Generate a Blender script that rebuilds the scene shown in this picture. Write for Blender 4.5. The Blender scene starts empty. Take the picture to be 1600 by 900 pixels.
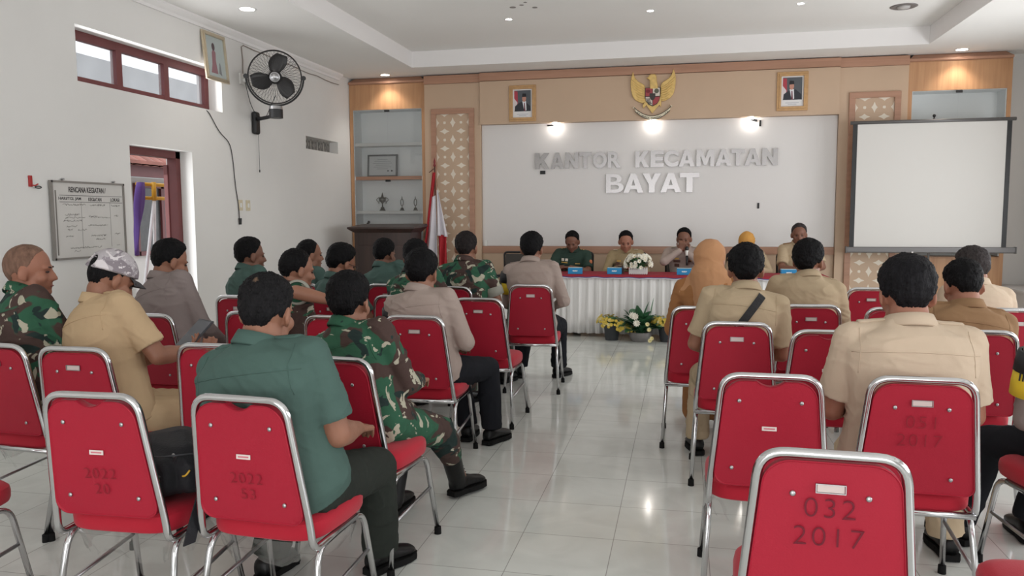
import bpy, bmesh, math, random
import numpy as np
from mathutils import Vector, Matrix, noise
from mathutils.bvhtree import BVHTree
random.seed(7)
scene = bpy.context.scene
COL = scene.collection

# ---------------------------------------------------------------- camera
cam_d = bpy.data.cameras.new('camera')
cam = bpy.data.objects.new('camera', cam_d); COL.objects.link(cam)
CH = 1.46016
def cam_basis():
    p, y, r = .0914, .2118, -.0048
    cy, sy = math.cos(y), math.sin(y)
    fw = Vector((-sy*math.cos(p), cy*math.cos(p), -math.sin(p)))
    rt = Vector((cy, sy, 0)); up = rt.cross(fw)
    return math.cos(r)*rt+math.sin(r)*up, -math.sin(r)*rt+math.cos(r)*up, fw
_r, _u, _f = cam_basis()
M = Matrix((( _r.x, _u.x, -_f.x, 0), (_r.y, _u.y, -_f.y, 0), (_r.z, _u.z, -_f.z, CH), (0, 0, 0, 1)))
cam.matrix_world = M
cam_d.sensor_width = 36; cam_d.lens = 1243.07/1600*36
cam_d.clip_start = .05
scene.camera = cam
scene.view_settings.view_transform = 'Standard'
scene.view_settings.look = 'None'
scene.view_settings.gamma = 1
scene.view_settings.use_curve_mapping = False
scene.view_settings.exposure = 0.1

# ---------------------------------------------------------------- sky and daylight
world = bpy.data.worlds.new('overcast_sky'); scene.world = world
world.use_nodes = True
bg = world.node_tree.nodes['Background']
bg.inputs[0].default_value = (.93, .96, 1, 1); bg.inputs[1].default_value = 1.7

def area(name, loc, rot, sx, sy, power, color=(1, 1, 1)):
    l = bpy.data.lights.new(name, 'AREA'); l.shape = 'RECTANGLE'; l.size = sx; l.size_y = sy
    l.energy = power; l.color = color
    o = bpy.data.objects.new(name, l); COL.objects.link(o)
    o.location = loc; o.rotation_euler = rot
    return o
R90 = math.pi/2
# daylight that enters through the openings: rear doors, right-hand windows, left door and high window
area('daylight_rear_doors', (-.3, -3.95, 1.5), (R90, 0, 0), 5.6, 2.4, 112, (1, .985, .96))
area('daylight_right_window_near', (4.3, .6, 1.65), (R90, 0, R90), 3.2, 1.5, 64, (.97, .985, 1))
area('daylight_right_window_middle', (4.3, 4.6, 1.65), (R90, 0, R90), 2.4, 1.5, 52, (.97, .985, 1))
area('daylight_right_window_far', (4.3, 8.4, 1.65), (R90, 0, R90), 2.4, 1.5, 52, (.97, .985, 1))
area('daylight_left_door', (-4.95, 6.8, 1.3), (R90, 0, -R90), .8, 1.5, 10, (.97, .985, 1))
area('daylight_high_window', (-4.95, 6.8, 2.8), (R90, 0, -R90), 2.0, .4, 8, (.97, .985, 1))

# ---------------------------------------------------------------- materials
def lin(c):
    return tuple(((v/255)/12.92 if v/255 <= .04045 else ((v/255+.055)/1.055)**2.4) for v in c)+(1,)
MATS = {}
def mat(name, rgb, rough=.5, metal=0, var=0, vscale=8, bump=0, bscale=60, spec=.5, stretch=None, rvar=0, coat=0, sheen=0):
    if name in MATS: return MATS[name]
    m = bpy.data.materials.new(name); m.use_nodes = True
    nt = m.node_tree; N = nt.nodes; L = nt.links
    b = N['Principled BSDF']
    b.inputs['Base Color'].default_value = lin(rgb); b.inputs['Roughness'].default_value = rough
    b.inputs['Metallic'].default_value = metal; b.inputs['Specular IOR Level'].default_value = spec
    b.inputs['Coat Weight'].default_value = coat
    if sheen: b.inputs['Sheen Weight'].default_value = sheen
    tc = N.new('ShaderNodeTexCoord'); mp = N.new('ShaderNodeMapping'); L.new(tc.outputs['Object'], mp.inputs[0])
    if stretch: mp.inputs['Scale'].default_value = stretch
    if var:
        n = N.new('ShaderNodeTexNoise'); n.inputs['Scale'].default_value = vscale; n.inputs['Detail'].default_value = 5
        L.new(mp.outputs[0], n.inputs['Vector'])
        mr = N.new('ShaderNodeMapRange'); mr.inputs[1].default_value = .3; mr.inputs[2].default_value = .7
        mr.inputs[3].default_value = 1-var; mr.inputs[4].default_value = 1+var
        L.new(n.outputs[0], mr.inputs[0])
        hs = N.new('ShaderNodeHueSaturation'); hs.inputs['Color'].default_value = lin(rgb)
        L.new(mr.outputs[0], hs.inputs['Value']); L.new(hs.outputs[0], b.inputs['Base Color'])
    if bump:
        n2 = N.new('ShaderNodeTexNoise'); n2.inputs['Scale'].default_value = bscale; n2.inputs['Detail'].default_value = 6
        L.new(mp.outputs[0], n2.inputs['Vector'])
        bp = N.new('ShaderNodeBump'); bp.inputs['Strength'].default_value = bump; bp.inputs['Distance'].default_value = .01
        L.new(n2.outputs[0], bp.inputs['Height']); L.new(bp.outputs[0], b.inputs['Normal'])
    MATS[name] = m
    return m
def bsdf(m): return m.node_tree.nodes['Principled BSDF']

def mat_wood(name, c1, c2, rough=.35, axis='z', scale=1.0):
    if name in MATS: return MATS[name]
    m = bpy.data.materials.new(name); m.use_nodes = True
    N = m.node_tree.nodes; L = m.node_tree.links; b = N['Principled BSDF']
    tc = N.new('ShaderNodeTexCoord'); mp = N.new('ShaderNodeMapping'); L.new(tc.outputs['Object'], mp.inputs[0])
    mp.inputs['Scale'].default_value = {'z': (9*scale, 9*scale, .5*scale), 'x': (.5*scale, 9*scale, 9*scale)}[axis]
    n = N.new('ShaderNodeTexNoise'); n.inputs['Scale'].default_value = 2; n.inputs['Detail'].default_value = 8; n.inputs['Distortion'].default_value = .6
    L.new(mp.outputs[0], n.inputs['Vector'])
    cr = N.new('ShaderNodeValToRGB'); cr.color_ramp.elements[0].position = .3; cr.color_ramp.elements[1].position = .7
    cr.color_ramp.elements[0].color = lin(c1); cr.color_ramp.elements[1].color = lin(c2)
    L.new(n.outputs[0], cr.inputs[0]); L.new(cr.outputs[0], b.inputs['Base Color']); b.inputs['Roughness'].default_value = rough
    MATS[name] = m
    return m

def mat_camo(name, green=(50, 91, 70), brown=(74, 58, 54), dark=(38, 52, 50), pale=(176, 172, 154), sc=1.0, off=(0, 0, 0)):
    if name in MATS: return MATS[name]
    m = bpy.data.materials.new(name); m.use_nodes = True
    N = m.node_tree.nodes; L = m.node_tree.links; b = N['Principled BSDF']
    tc = N.new('ShaderNodeTexCoord'); mp = N.new('ShaderNodeMapping'); L.new(tc.outputs['Object'], mp.inputs[0])
    mp.inputs['Location'].default_value = off; mp.inputs['Scale'].default_value = (1, 1, 1.25)
    def layer(scale, thr, loc, prev, col, dist=1.2, det=2):
        q = N.new('ShaderNodeMapping'); q.inputs['Location'].default_value = loc; L.new(mp.outputs[0], q.inputs[0])
        n = N.new('ShaderNodeTexNoise'); n.inputs['Scale'].default_value = scale*sc; n.inputs['Detail'].default_value = det; n.inputs['Distortion'].default_value = dist
        L.new(q.outputs[0], n.inputs['Vector'])
        g = N.new('ShaderNodeMapRange'); g.inputs[1].default_value = thr-.006; g.inputs[2].default_value = thr+.006; L.new(n.outputs[0], g.inputs[0])
        mx = N.new('ShaderNodeMix'); mx.data_type = 'RGBA'
        L.new(g.outputs[0], mx.inputs[0])
        if prev is None: mx.inputs[6].default_value = lin(green)
        else: L.new(prev, mx.inputs[6])
        mx.inputs[7].default_value = lin(col)
        return mx.outputs[2]
    c = layer(4.3, .50, (3, 1, 7), None, brown)
    c = layer(6.0, .58, (9, 4, 2), c, dark)
    c = layer(5.6, .612, (5, 8, 1), c, pale, 2.6, 3)
    L.new(c, b.inputs['Base Color']); b.inputs['Roughness'].default_value = .85; b.inputs['Specular IOR Level'].default_value = .2
    n = N.new('ShaderNodeTexNoise'); n.inputs['Scale'].default_value = 14; n.inputs['Detail'].default_value = 3; L.new(tc.outputs['Object'], n.inputs['Vector'])
    bp = N.new('ShaderNodeBump'); bp.inputs['Strength'].default_value = .5; bp.inputs['Distance'].default_value = .02; L.new(n.outputs[0], bp.inputs['Height']); L.new(bp.outputs[0], b.inputs['Normal'])
    MATS[name] = m
    return m

WALL = mat('painted_plaster', (226, 224, 221), .8, var=.025, vscale=1.3, bump=.06, bscale=14, spec=.2)
CEIL = mat('ceiling_paint', (243, 241, 238), .9, var=.02, vscale=.8, spec=.1)
TRAY = mat('tray_paint', (240, 237, 236), .8, spec=.2)
CHROME = mat('chrome', (200, 200, 202), .16, 1)
STEEL = mat('brushed_steel', (176, 176, 178), .35, 1)
MIRROR = mat('polished_letter_steel', (158, 155, 155), .26, 1)
REDF = mat('red_chair_fabric', (176, 24, 46), .7, var=.05, vscale=5, bump=.12, bscale=260, spec=.25, sheen=.15)
REDV = mat('dark_red_back_cover', (166, 24, 48), .55, var=.05, vscale=3, bump=.08, bscale=200, spec=.35)
BLACK = mat('black_plastic', (24, 24, 26), .45)
RUBBER = mat('black_rubber', (18, 18, 18), .8, spec=.2)
WHITE = mat('white_plastic', (232, 231, 228), .4)
MAROON = mat('maroon_paint', (104, 52, 52), .5, var=.08, vscale=6)
BEIGE = mat('beige_laminate', (200, 172, 146), .45, var=.03, vscale=2, bump=.02, bscale=200)
WOOD = mat_wood('wood_laminate', (178, 130, 92), (202, 156, 116))
WOODX = mat_wood('wood_trim', (168, 126, 102), (184, 140, 116), axis='x')
BOARDW = mat('white_laminate_panel', (226, 222, 220), .3, spec=.5)
CREAM = mat('cream_inlay', (236, 226, 210), .5)
GLASS = None
def glass_mat():
    global GLASS
    if GLASS: return GLASS
    m = bpy.data.materials.new('thin_glass'); m.use_nodes = True; N = m.node_tree.nodes; L = m.node_tree.links
    for n in list(N): N.remove(n)
    o = N.new('ShaderNodeOutputMaterial'); t = N.new('ShaderNodeBsdfTransparent'); g = N.new('ShaderNodeBsdfGlossy'); x = N.new('ShaderNodeMixShader')
    fr = N.new('ShaderNodeFresnel'); fr.inputs[0].default_value = 1.45
    g.inputs['Roughness'].default_value = .02; t.inputs[0].default_value = (.985, .99, .99, 1)
    L.new(fr.outputs[0], x.inputs[0]); L.new(t.outputs[0], x.inputs[1]); L.new(g.outputs[0], x.inputs[2]); L.new(x.outputs[0], o.inputs[0])
    GLASS = m; return m
def film_mat():
    if 'clear_film' in MATS: return MATS['clear_film']
    m = bpy.data.materials.new('clear_film'); m.use_nodes = True; N = m.node_tree.nodes; L = m.node_tree.links
    for n in list(N): N.remove(n)
    o = N.new('ShaderNodeOutputMaterial'); t = N.new('ShaderNodeBsdfTransparent'); g = N.new('ShaderNodeBsdfGlossy'); x = N.new('ShaderNodeMixShader')
    g.inputs['Roughness'].default_value = .12; x.inputs[0].default_value = .2
    L.new(t.outputs[0], x.inputs[1]); L.new(g.outputs[0], x.inputs[2]); L.new(x.outputs[0], o.inputs[0])
    MATS['clear_film'] = m; return m

# ---------------------------------------------------------------- mesh helpers
class MB:
    def __init__(s): s.v = []; s.f = []; s.mi = []
    def add(s, vs, fs, mi=0):
        n = len(s.v); s.v += [tuple(map(float, v)) for v in vs]; s.f += [tuple(i+n for i in f) for f in fs]; s.mi += [mi]*len(fs)
        return s
    def box(s, c, d, R=None, mi=0):
        x, y, z = d[0]/2, d[1]/2, d[2]/2
        vs = [Vector((sx*x, sy*y, sz*z)) for sz in (-1, 1) for sy in (-1, 1) for sx in (-1, 1)]
        if R is not None: vs = [R @ v for v in vs]
        vs = [v+Vector(c) for v in vs]
        return s.add(vs, [(0, 2, 3, 1), (4, 5, 7, 6), (0, 1, 5, 4), (2, 6, 7, 3), (0, 4, 6, 2), (1, 3, 7, 5)], mi)
    def loft(s, rings, cap=True, closed=True, mi=0):
        n = len(rings[0]); vs = [p for r in rings for p in r]; fs = []
        for i in range(len(rings)-1):
            for j in range(n if closed else n-1):
                a = i*n+j; b = i*n+(j+1) % n; fs.append((a, b, b+n, a+n))
        if cap: fs.append(tuple(range(n))[::-1]); fs.append(tuple(range((len(rings)-1)*n, len(rings)*n)))
        return s.add(vs, fs, mi)
    def tube(s, pts, r, seg=10, closed=False, mi=0, flat=1.0):
        pts = [Vector(p) for p in pts]; n = len(pts)
        rs = r if isinstance(r, (list, tuple)) else [r]*n
        T = []
        for i in range(n):
            a = pts[i-1] if (i > 0 or closed) else pts[i]; b = pts[(i+1) % n] if (i < n-1 or closed) else pts[i]
            t = (b-a); T.append(t.normalized() if t.length > 1e-9 else Vector((0, 0, 1)))
        up = Vector((0, 0, 1)) if abs(T[0].z) < .9 else Vector((1, 0, 0))
        x = T[0].cross(up).normalized(); rings = []
        for i in range(n):
            x = (x-T[i]*x.dot(T[i])).normalized(); y = T[i].cross(x)
            rings.append([pts[i]+(x*math.cos(a)+y*math.sin(a)*flat)*rs[i] for a in [2*math.pi*k/seg for k in range(seg)]])
        if closed: rings.append(rings[0]); return s.loft(rings, cap=False, mi=mi)
        return s.loft(rings, mi=mi)
    def cyl(s, p0, p1, r0, r1=None, seg=20, mi=0): return s.tube([p0, p1], [r0, r0 if r1 is None else r1], seg, mi=mi)
    def lathe(s, prof, c=(0, 0, 0), seg=24, mi=0, R=None):
        rings = []
        for r, z in prof:
            ring = [Vector((r*math.cos(a), r*math.sin(a), z)) for a in [2*math.pi*k/seg for k in range(seg)]]
            if R is not None: ring = [R @ v for v in ring]
            rings.append([v+Vector(c) for v in ring])
        return s.loft(rings, mi=mi)
    def ell(s, c, r, seg=20, rings=12, R=None, mi=0):
        rr = []
        for i in range(rings+1):
            t = math.pi*i/rings; q = max(math.sin(t), 1e-4)
            ring = [Vector((r[0]*q*math.cos(a), r[1]*q*math.sin(a), -r[2]*math.cos(t))) for a in [2*math.pi*k/seg for k in range(seg)]]
            if R is not None: ring = [R @ v for v in ring]
            rr.append([v+Vector(c) for v in ring])
        return s.loft(rr, mi=mi)
    def cap(s, p0, p1, r0, r1, seg=16, mi=0):
        """round-ended tapered limb piece"""
        p0 = Vector(p0); p1 = Vector(p1); d = p1-p0
        if d.length < 1e-6: return s.ell(p0, (r0, r0, r0), mi=mi)
        t = d.normalized(); pts = []; rs = []
        for k in range(5):
            a = (k/5)*R90; pts.append(p0-t*r0*math.cos(a)); rs.append(max(r0*math.sin(a), r0*.05))
        for k in range(5): q = k/4; pts.append(p0+d*q); rs.append(r0+(r1-r0)*q)
        for k in range(1, 6):
            a = (k/5)*R90; pts.append(p1+t*r1*math.sin(a)); rs.append(max(r1*math.cos(a), r1*.05))
        up = Vector((0, 0, 1)) if abs(t.z) < .9 else Vector((1, 0, 0)); x = t.cross(up).normalized(); y = t.cross(x)
        return s.loft([[p+(x*math.cos(a)+y*math.sin(a))*r for a in [2*math.pi*j/seg for j in range(seg)]] for p, r in zip(pts, rs)], mi=mi)
    def prism(s, poly, h, X, Y, O, mi=0):
        """polygon in the X,Y frame at O, extruded by h along X x Y"""
        X = Vector(X).normalized(); Y = Vector(Y).normalized(); Z = X.cross(Y); O = Vector(O)
        lo = [O+X*a+Y*b for a, b in poly]; hi = [v+Z*h for v in lo]; n = len(poly)
        return s.add(lo+hi, [tuple(range(n))[::-1], tuple(range(n, 2*n))]+[(i, (i+1) % n, (i+1) % n+n, i+n) for i in range(n)], mi)
    def mesh(s, name):
        me = bpy.data.meshes.new(name); me.from_pydata(s.v, [], s.f); me.update()
        if any(s.mi): me.polygons.foreach_set('material_index', s.mi)
        bm = bmesh.new(); bm.from_mesh(me); bmesh.ops.recalc_face_normals(bm, faces=bm.faces); bm.to_mesh(me); bm.free()
        return me
    def build(s, name, m, parent=None, smooth=False, loc=None, bevel=0, bseg=2, rot=None):
        me = s.mesh(name)
        for q in (m if isinstance(m, (list, tuple)) else [m]): me.materials.append(q)
        o = bpy.data.objects.new(name, me); COL.objects.link(o)
        if parent: o.parent = parent
        if loc is not None: o.location = loc
        if rot is not None: o.rotation_euler = rot
        if smooth == 'auto':
            me.shade_smooth() if hasattr(me, 'shade_smooth') else None
            set_sharp(me, .6)
        elif smooth: me.polygons.foreach_set('use_smooth', [True]*len(me.polygons))
        if bevel:
            b = o.modifiers.new('bevel', 'BEVEL'); b.width = bevel; b.segments = bseg; b.limit_method = 'ANGLE'; b.angle_limit = .6
        return o
def set_sharp(me, ang):
    me.polygons.foreach_set('use_smooth', [True]*len(me.polygons))
    bm = bmesh.new(); bm.from_mesh(me)
    for e in bm.edges:
        if len(e.link_faces) == 2 and e.calc_face_angle(0) > ang: e.smooth = False
    bm.to_mesh(me); bm.free()
def round_path(pts, rad, n=6):
    pts = [Vector(p) for p in pts]; out = [pts[0]]
    for i in range(1, len(pts)-1):
        r = rad[i-1] if isinstance(rad, (list, tuple)) else rad
        a, b, c = pts[i-1], pts[i], pts[i+1]; u = (a-b); w = (c-b); r = min(r, u.length*.49, w.length*.49)
        p = b+u.normalized()*r; q = b+w.normalized()*r
        for k in range(n+1): t = k/n; out.append(p*(1-t)**2+b*2*t*(1-t)+q*t*t)
    out.append(pts[-1]); return out
def rrect(w, h, r, n=6, cx=0, cy=0):
    out = []
    for (sx, sy, a0) in ((1, 1, 0), (-1, 1, 90), (-1, -1, 180), (1, -1, 270)):
        for k in range(n+1):
            a = math.radians(a0+90*k/n); out.append((cx+sx*(w/2-r)+r*math.cos(a), cy+sy*(h/2-r)+r*math.sin(a)))
    return out
def tag(o, label=None, cat=None, group=None, kind=None):
    if label: o['label'] = label
    if cat: o['category'] = cat
    if group: o['group'] = group
    if kind: o['kind'] = kind
    return o
def thing(name, label, cat, loc=(0, 0, 0), rotz=0, group=None):
    o = bpy.data.objects.new(name, None); COL.objects.link(o); o.location = loc; o.rotation_euler = (0, 0, rotz); o.empty_display_size = .1
    return tag(o, label, cat, group)
def struct(o): o['kind'] = 'structure'; return o
def copy_tree(o, parent=None):
    c = o.copy(); COL.objects.link(c); c.parent = parent
    for ch in list(o.children): copy_tree(ch, c)
    return c
def text_mesh(txt, size, extrude=.002, offset=0.0, spacing=1.0, align='CENTER'):
    cu = bpy.data.curves.new('t', 'FONT'); cu.body = txt; cu.size = size; cu.extrude = extrude; cu.offset = offset; cu.align_x = align; cu.space_character = spacing
    o = bpy.data.objects.new('t', cu); COL.objects.link(o); bpy.context.view_layer.update()
    me = bpy.data.meshes.new_from_object(o.evaluated_get(bpy.context.evaluated_depsgraph_get()))
    COL.objects.unlink(o); bpy.data.objects.remove(o)
    vs = [tuple(v.co) for v in me.vertices]; fs = [tuple(p.vertices) for p in me.polygons]; bpy.data.meshes.remove(me)
    return vs, fs
def add_text(mb, txt, O, X, Y, width=None, height=None, size=.1, extrude=.002, offset=0, mi=0, align='CENTER', spacing=1.0):
    """flat lettering with its baseline direction X and up direction Y, bottom centre (or left) at O"""
    vs, fs = text_mesh(txt, size, extrude, offset, spacing, align)
    a = np.array(vs); 
    x0, x1, y0, y1 = a[:, 0].min(), a[:, 0].max(), a[:, 1].min(), a[:, 1].max()
    sx = width/(x1-x0) if width else 1; sy = height/(y1-y0) if height else sx
    if not width and height: sx = sy
    ref = (x0+x1)/2 if align == 'CENTER' else x0
    X = Vector(X).normalized(); Y = Vector(Y).normalized(); Z = X.cross(Y); O = Vector(O)
    mb.add([O+X*((p[0]-ref)*sx)+Y*((p[1]-y0)*sy)+Z*p[2] for p in vs], fs, mi)
# ================================================================ the room
XL, XR, YB, YR, ZC = -4.863, 4.35, 11.5, -4.0, 3.475
D = 11.2     # plane of the cabinet and panel fronts
# floor: glossy tiles
m = bpy.data.materials.new('glossy_floor_tile'); m.use_nodes = True; N = m.node_tree.nodes; L = m.node_tree.links; b = N['Principled BSDF']
tc = N.new('ShaderNodeTexCoord'); mp = N.new('ShaderNodeMapping'); L.new(tc.outputs['Object'], mp.inputs[0])
mp.inputs['Location'].default_value = (.7016+.4142*20, -3.488+.4142*40, 0)
bt = N.new('ShaderNodeTexBrick'); bt.offset = 0; bt.squash = 1; bt.inputs['Scale'].default_value = 1
bt.inputs['Brick Width'].default_value = .4142; bt.inputs['Row Height'].default_value = .4142; bt.inputs['Mortar Size'].default_value = .0022
bt.inputs['Color1'].default_value = (1, 1, 1, 1); bt.inputs['Color2'].default_value = (.955, .955, .955, 1); bt.inputs['Mortar'].default_value = (.52, .51, .50, 1); bt.inputs['Mortar Smooth'].default_value = .3
L.new(mp.outputs[0], bt.inputs['Vector'])
nz = N.new('ShaderNodeTexNoise'); nz.inputs['Scale'].default_value = 3.2; nz.inputs['Detail'].default_value = 7; nz.inputs['Distortion'].default_value = 1.2; L.new(tc.outputs['Object'], nz.inputs['Vector'])
cr = N.new('ShaderNodeValToRGB'); cr.color_ramp.elements[0].position = .35; cr.color_ramp.elements[1].position = .65
cr.color_ramp.elements[0].color = lin((208, 211, 206)); cr.color_ramp.elements[1].color = lin((220, 223, 218)); L.new(nz.outputs[0], cr.inputs[0])
mx = N.new('ShaderNodeMix'); mx.data_type = 'RGBA'; mx.blend_type = 'MULTIPLY'; mx.inputs[0].default_value = 1
L.new(cr.outputs[0], mx.inputs[6]); L.new(bt.outputs[0], mx.inputs[7]); L.new(mx.outputs[2], b.inputs['Base Color'])
b.inputs['Roughness'].default_value = .09; b.inputs['Specular IOR Level'].default_value = .5
FLOORM = m
struct(MB().box(((XL+XR)/2, (YB+YR)/2, -.05), (XR-XL+.6, YB-YR+.6, .1)).build('floor', FLOORM))
# walls with their openings
def wall_x(name, x, t, y0, y1, z0, z1, holes):
    """wall normal to X from x to x+t, holes = (ya, yb, za, zb)"""
    mb = MB(); ys = sorted({y0, y1, *[h[0] for h in holes], *[h[1] for h in holes]})
    for a, c in zip(ys, ys[1:]):
        cuts = sorted([(h[2], h[3]) for h in holes if h[0] <= a+1e-6 and h[1] >= c-1e-6]); z = z0
        for za, zb in cuts:
            if za > z: mb.box((x+t/2, (a+c)/2, (z+za)/2), (abs(t), c-a, za-z))
            z = max(z, zb)
        if z < z1: mb.box((x+t/2, (a+c)/2, (z+z1)/2), (abs(t), c-a, z1-z))
    return struct(mb.build(name, WALL))
HW = (5.745, 7.85, 2.572, 3.03)     # high window
DW = (6.336, 7.271, 0.0, 2.112)     # left doorway
VN = (9.78, 10.775, 2.345, 2.51)    # vent slot
wall_x('wall_left', XL, -.3, YR, YB, 0, 3.7, [(5.745, 6.336, HW[2], HW[3]), (6.336, 7.271, 0, DW[3]), (6.336, 7.271, HW[2], HW[3]), (7.271, 7.85, HW[2], HW[3]), VN])
wall_x('wall_right', XR, .25, YR, YB, 0, 3.7, [(-1.0, 2.2, .9, 2.4), (3.4, 5.8, .9, 2.4), (7.2, 9.6, .9, 2.4)])
struct(MB().box(((XL+XR)/2, YB+.1, 1.85), (XR-XL+.6, .2, 3.7)).build('wall_back', WALL))
mb = MB()
for c, d in ((( -3.98, 0), (1.76, 3.7)), ((3.42, 0), (1.86, 3.7))): mb.box((c[0], YR-.1, 1.85), (d[0], .2, 3.7))
mb.box((-.3, YR-.1, 3.2), (5.7, .2, 1.0)); struct(mb.build('wall_rear', WALL))
# simple framed windows in the right wall (outside the frame of the photo) and posts of the rear doors
for i, (ya, yb) in enumerate(((-1.0, 2.2), (3.4, 5.8), (7.2, 9.6))):
    mb = MB(); x = XR+.17
    for z in (.93, 2.37): mb.box((x, (ya+yb)/2, z), (.06, yb-ya, .06))
    n = 3
    for k in range(n+1): mb.box((x, ya+.03+(yb-ya-.06)*k/n, 1.65), (.06, .06, 1.5))
    struct(mb.build('window_%d' % (i+3), MAROON))
# ceiling with the recessed tray
TX0, TX1, TY0, TY1, TZ = -3.66, 2.85, -2.6, 10.58, 3.69
mb = MB()
mb.box(((XL+TX0)/2, (YB+YR)/2, ZC+.06), (TX0-XL, YB-YR, .12)); mb.box(((XR+TX1)/2, (YB+YR)/2, ZC+.06), (XR-TX1, YB-YR, .12))
mb.box(((TX0+TX1)/2, (TY1+YB)/2, ZC+.06), (TX1-TX0, YB-TY1, .12)); mb.box(((TX0+TX1)/2, (YR+TY0)/2, ZC+.06), (TX1-TX0, TY0-YR, .12))
mb.box(((TX0+TX1)/2, (TY0+TY1)/2, TZ+.05), (TX1-TX0+.3, TY1-TY0+.3, .1))
struct(mb.build('ceiling', CEIL))
mb = MB(); h = TZ-ZC-.002
mb.box((TX0-.01, (TY0+TY1)/2, ZC+h/2+.001), (.024, TY1-TY0, h)); mb.box((TX1+.01, (TY0+TY1)/2, ZC+h/2+.001), (.024, TY1-TY0, h))
mb.box(((TX0+TX1)/2, TY1+.01, ZC+h/2+.001), (TX1-TX0+.04, .024, h)); mb.box(((TX0+TX1)/2, TY0-.01, ZC+h/2+.001), (TX1-TX0+.04, .024, h))
struct(mb.build('trim_1', TRAY))
# cornice on the left wall
prof = [(0, 0), (.0, -.085), (.018, -.085), (.03, -.06), (.05, -.045), (.075, -.02), (.075, 0)]
mb = MB(); mb.loft([[(XL+a, y, ZC+c) for a, c in prof] for y in (YR, 10.85)]); struct(mb.build('trim_2', TRAY))
# cable clipped below the cornice, socket wire
def wire(name, label, pts, r=.004, m=None, cat='cable'):
    o = MB().tube(pts, r, 6).build(name, m or WHITE, smooth=True); return tag(o, label, cat)
GREYW = mat('old_grey_wire', (150, 138, 130), .6)
rnd = random.Random(3)
pts = [(XL+.008, 8.27, 3.02), (XL+.008, 8.28, 3.2), (XL+.008, 8.26, 3.345), (XL+.01, 8.30, 3.37)]
for k in range(1, 12): pts.append((XL+.01, 8.3+.23*k, 3.37-.004*k+rnd.uniform(-.012, .006)))
wire('cable', 'thin grey wire running under the cornice from the high socket to the cabinet', pts, .006, GREYW)
# high window: frame, mullions, panes
def fix_window():
    mb = MB(); x = XL-.19; ya, yb, za, zb = HW; w = .075
    mb.box((x, (ya+yb)/2, za+w/2), (.06, yb-ya, w)); mb.box((x, (ya+yb)/2, zb-w/2), (.06, yb-ya, w))
    for y in (ya+w/2, ya+w/2+(yb-ya-w)/3, ya+w/2+2*(yb-ya-w)/3, yb-w/2): mb.box((x, y, (za+zb)/2), (.062, w, zb-za))
    f = struct(mb.build('window_1', MAROON))
    m = bpy.data.materials.new('dusty_pane'); m.use_nodes = True; N = m.node_tree.nodes; L = m.node_tree.links
    for n in list(N): N.remove(n)
    o = N.new('ShaderNodeOutputMaterial'); t = N.new('ShaderNodeBsdfTransparent'); t.inputs[0].default_value = (.97, .98, 1, 1)
    d = N.new('ShaderNodeBsdfTranslucent'); d.inputs[0].default_value = (.85, .87, .88, 1); g = N.new('ShaderNodeBsdfDiffuse'); g.inputs[0].default_value = (.5, .5, .49, 1)
    a = N.new('ShaderNodeMixShader'); a.inputs[0].default_value = .35; c = N.new('ShaderNodeMixShader'); 
    nz = N.new('ShaderNodeTexNoise'); nz.inputs['Scale'].default_value = 3; nz.inputs['Detail'].default_value = 5
    tc = N.new('ShaderNodeTexCoord'); L.new(tc.outputs['Object'], nz.inputs[0])
    mr = N.new('ShaderNodeMapRange'); mr.inputs[3].default_value = .08; mr.inputs[4].default_value = .34; L.new(nz.outputs[0], mr.inputs[0]); L.new(mr.outputs[0], c.inputs[0])
    L.new(d.outputs[0], a.inputs[1]); L.new(g.outputs[0], a.inputs[2]); L.new(t.outputs[0], c.inputs[1]); L.new(a.outputs[0], c.inputs[2]); L.new(c.outputs[0], o.inputs[0])
    for k in range(3):
        y0 = ya+w+(yb-ya-w)/3*k; y1 = y0+(yb-ya-w)/3-w
        MB().box((x-.005, (y0+y1)/2, (za+zb)/2), (.006, y1-y0+.01, zb-za-2*w+.01)).build('pane', m, f)
fix_window()
# left doorway: frame, open leaf
def fix_door():
    mb = MB(); x = XL-.19; ya, yb, za, zb = DW; w = .07
    mb.box((x, (ya+yb)/2, zb-w/2), (.1, yb-ya, w)); mb.box((x, ya+w/2, zb/2), (.1, w, zb)); mb.box((x, yb-w/2, zb/2), (.1, w, zb))
    f = struct(mb.build('door_1', MAROON))
    # leaf swung outwards, hinged at the far jamb
    m = MB(); R = Matrix.Rotation(math.radians(-72), 3, 'Z'); c = Vector((x-.06, yb-w-.02, 0))
    W, Hh = .74, 1.98
    def bb(px, pz, sx, sz, t=.036): m.box(c+R @ Vector((-px, 0, pz)), (sx, t, sz), R)
    bb(.045, Hh/2, .09, Hh); bb(W-.045, Hh/2, .09, Hh); bb(W/2, .12, W, .24); bb(W/2, Hh-.05, W, .1); bb(W/2, .98, W, .1); bb(W/2, .55, W-.1, .8, .02); bb(W/2, 1.5, W-.1, .9, .018)
    m.build('door_leaf', mat('daylit_maroon_leaf', (168, 112, 112), .5), f)  # paler maroon: the light on the open leaf is put into its colour
    MB().box(c+R @ Vector((-W+.04, .03, 1.0)), (.02, .04, .14), R).build('handle', STEEL, f)
fix_door()
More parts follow.
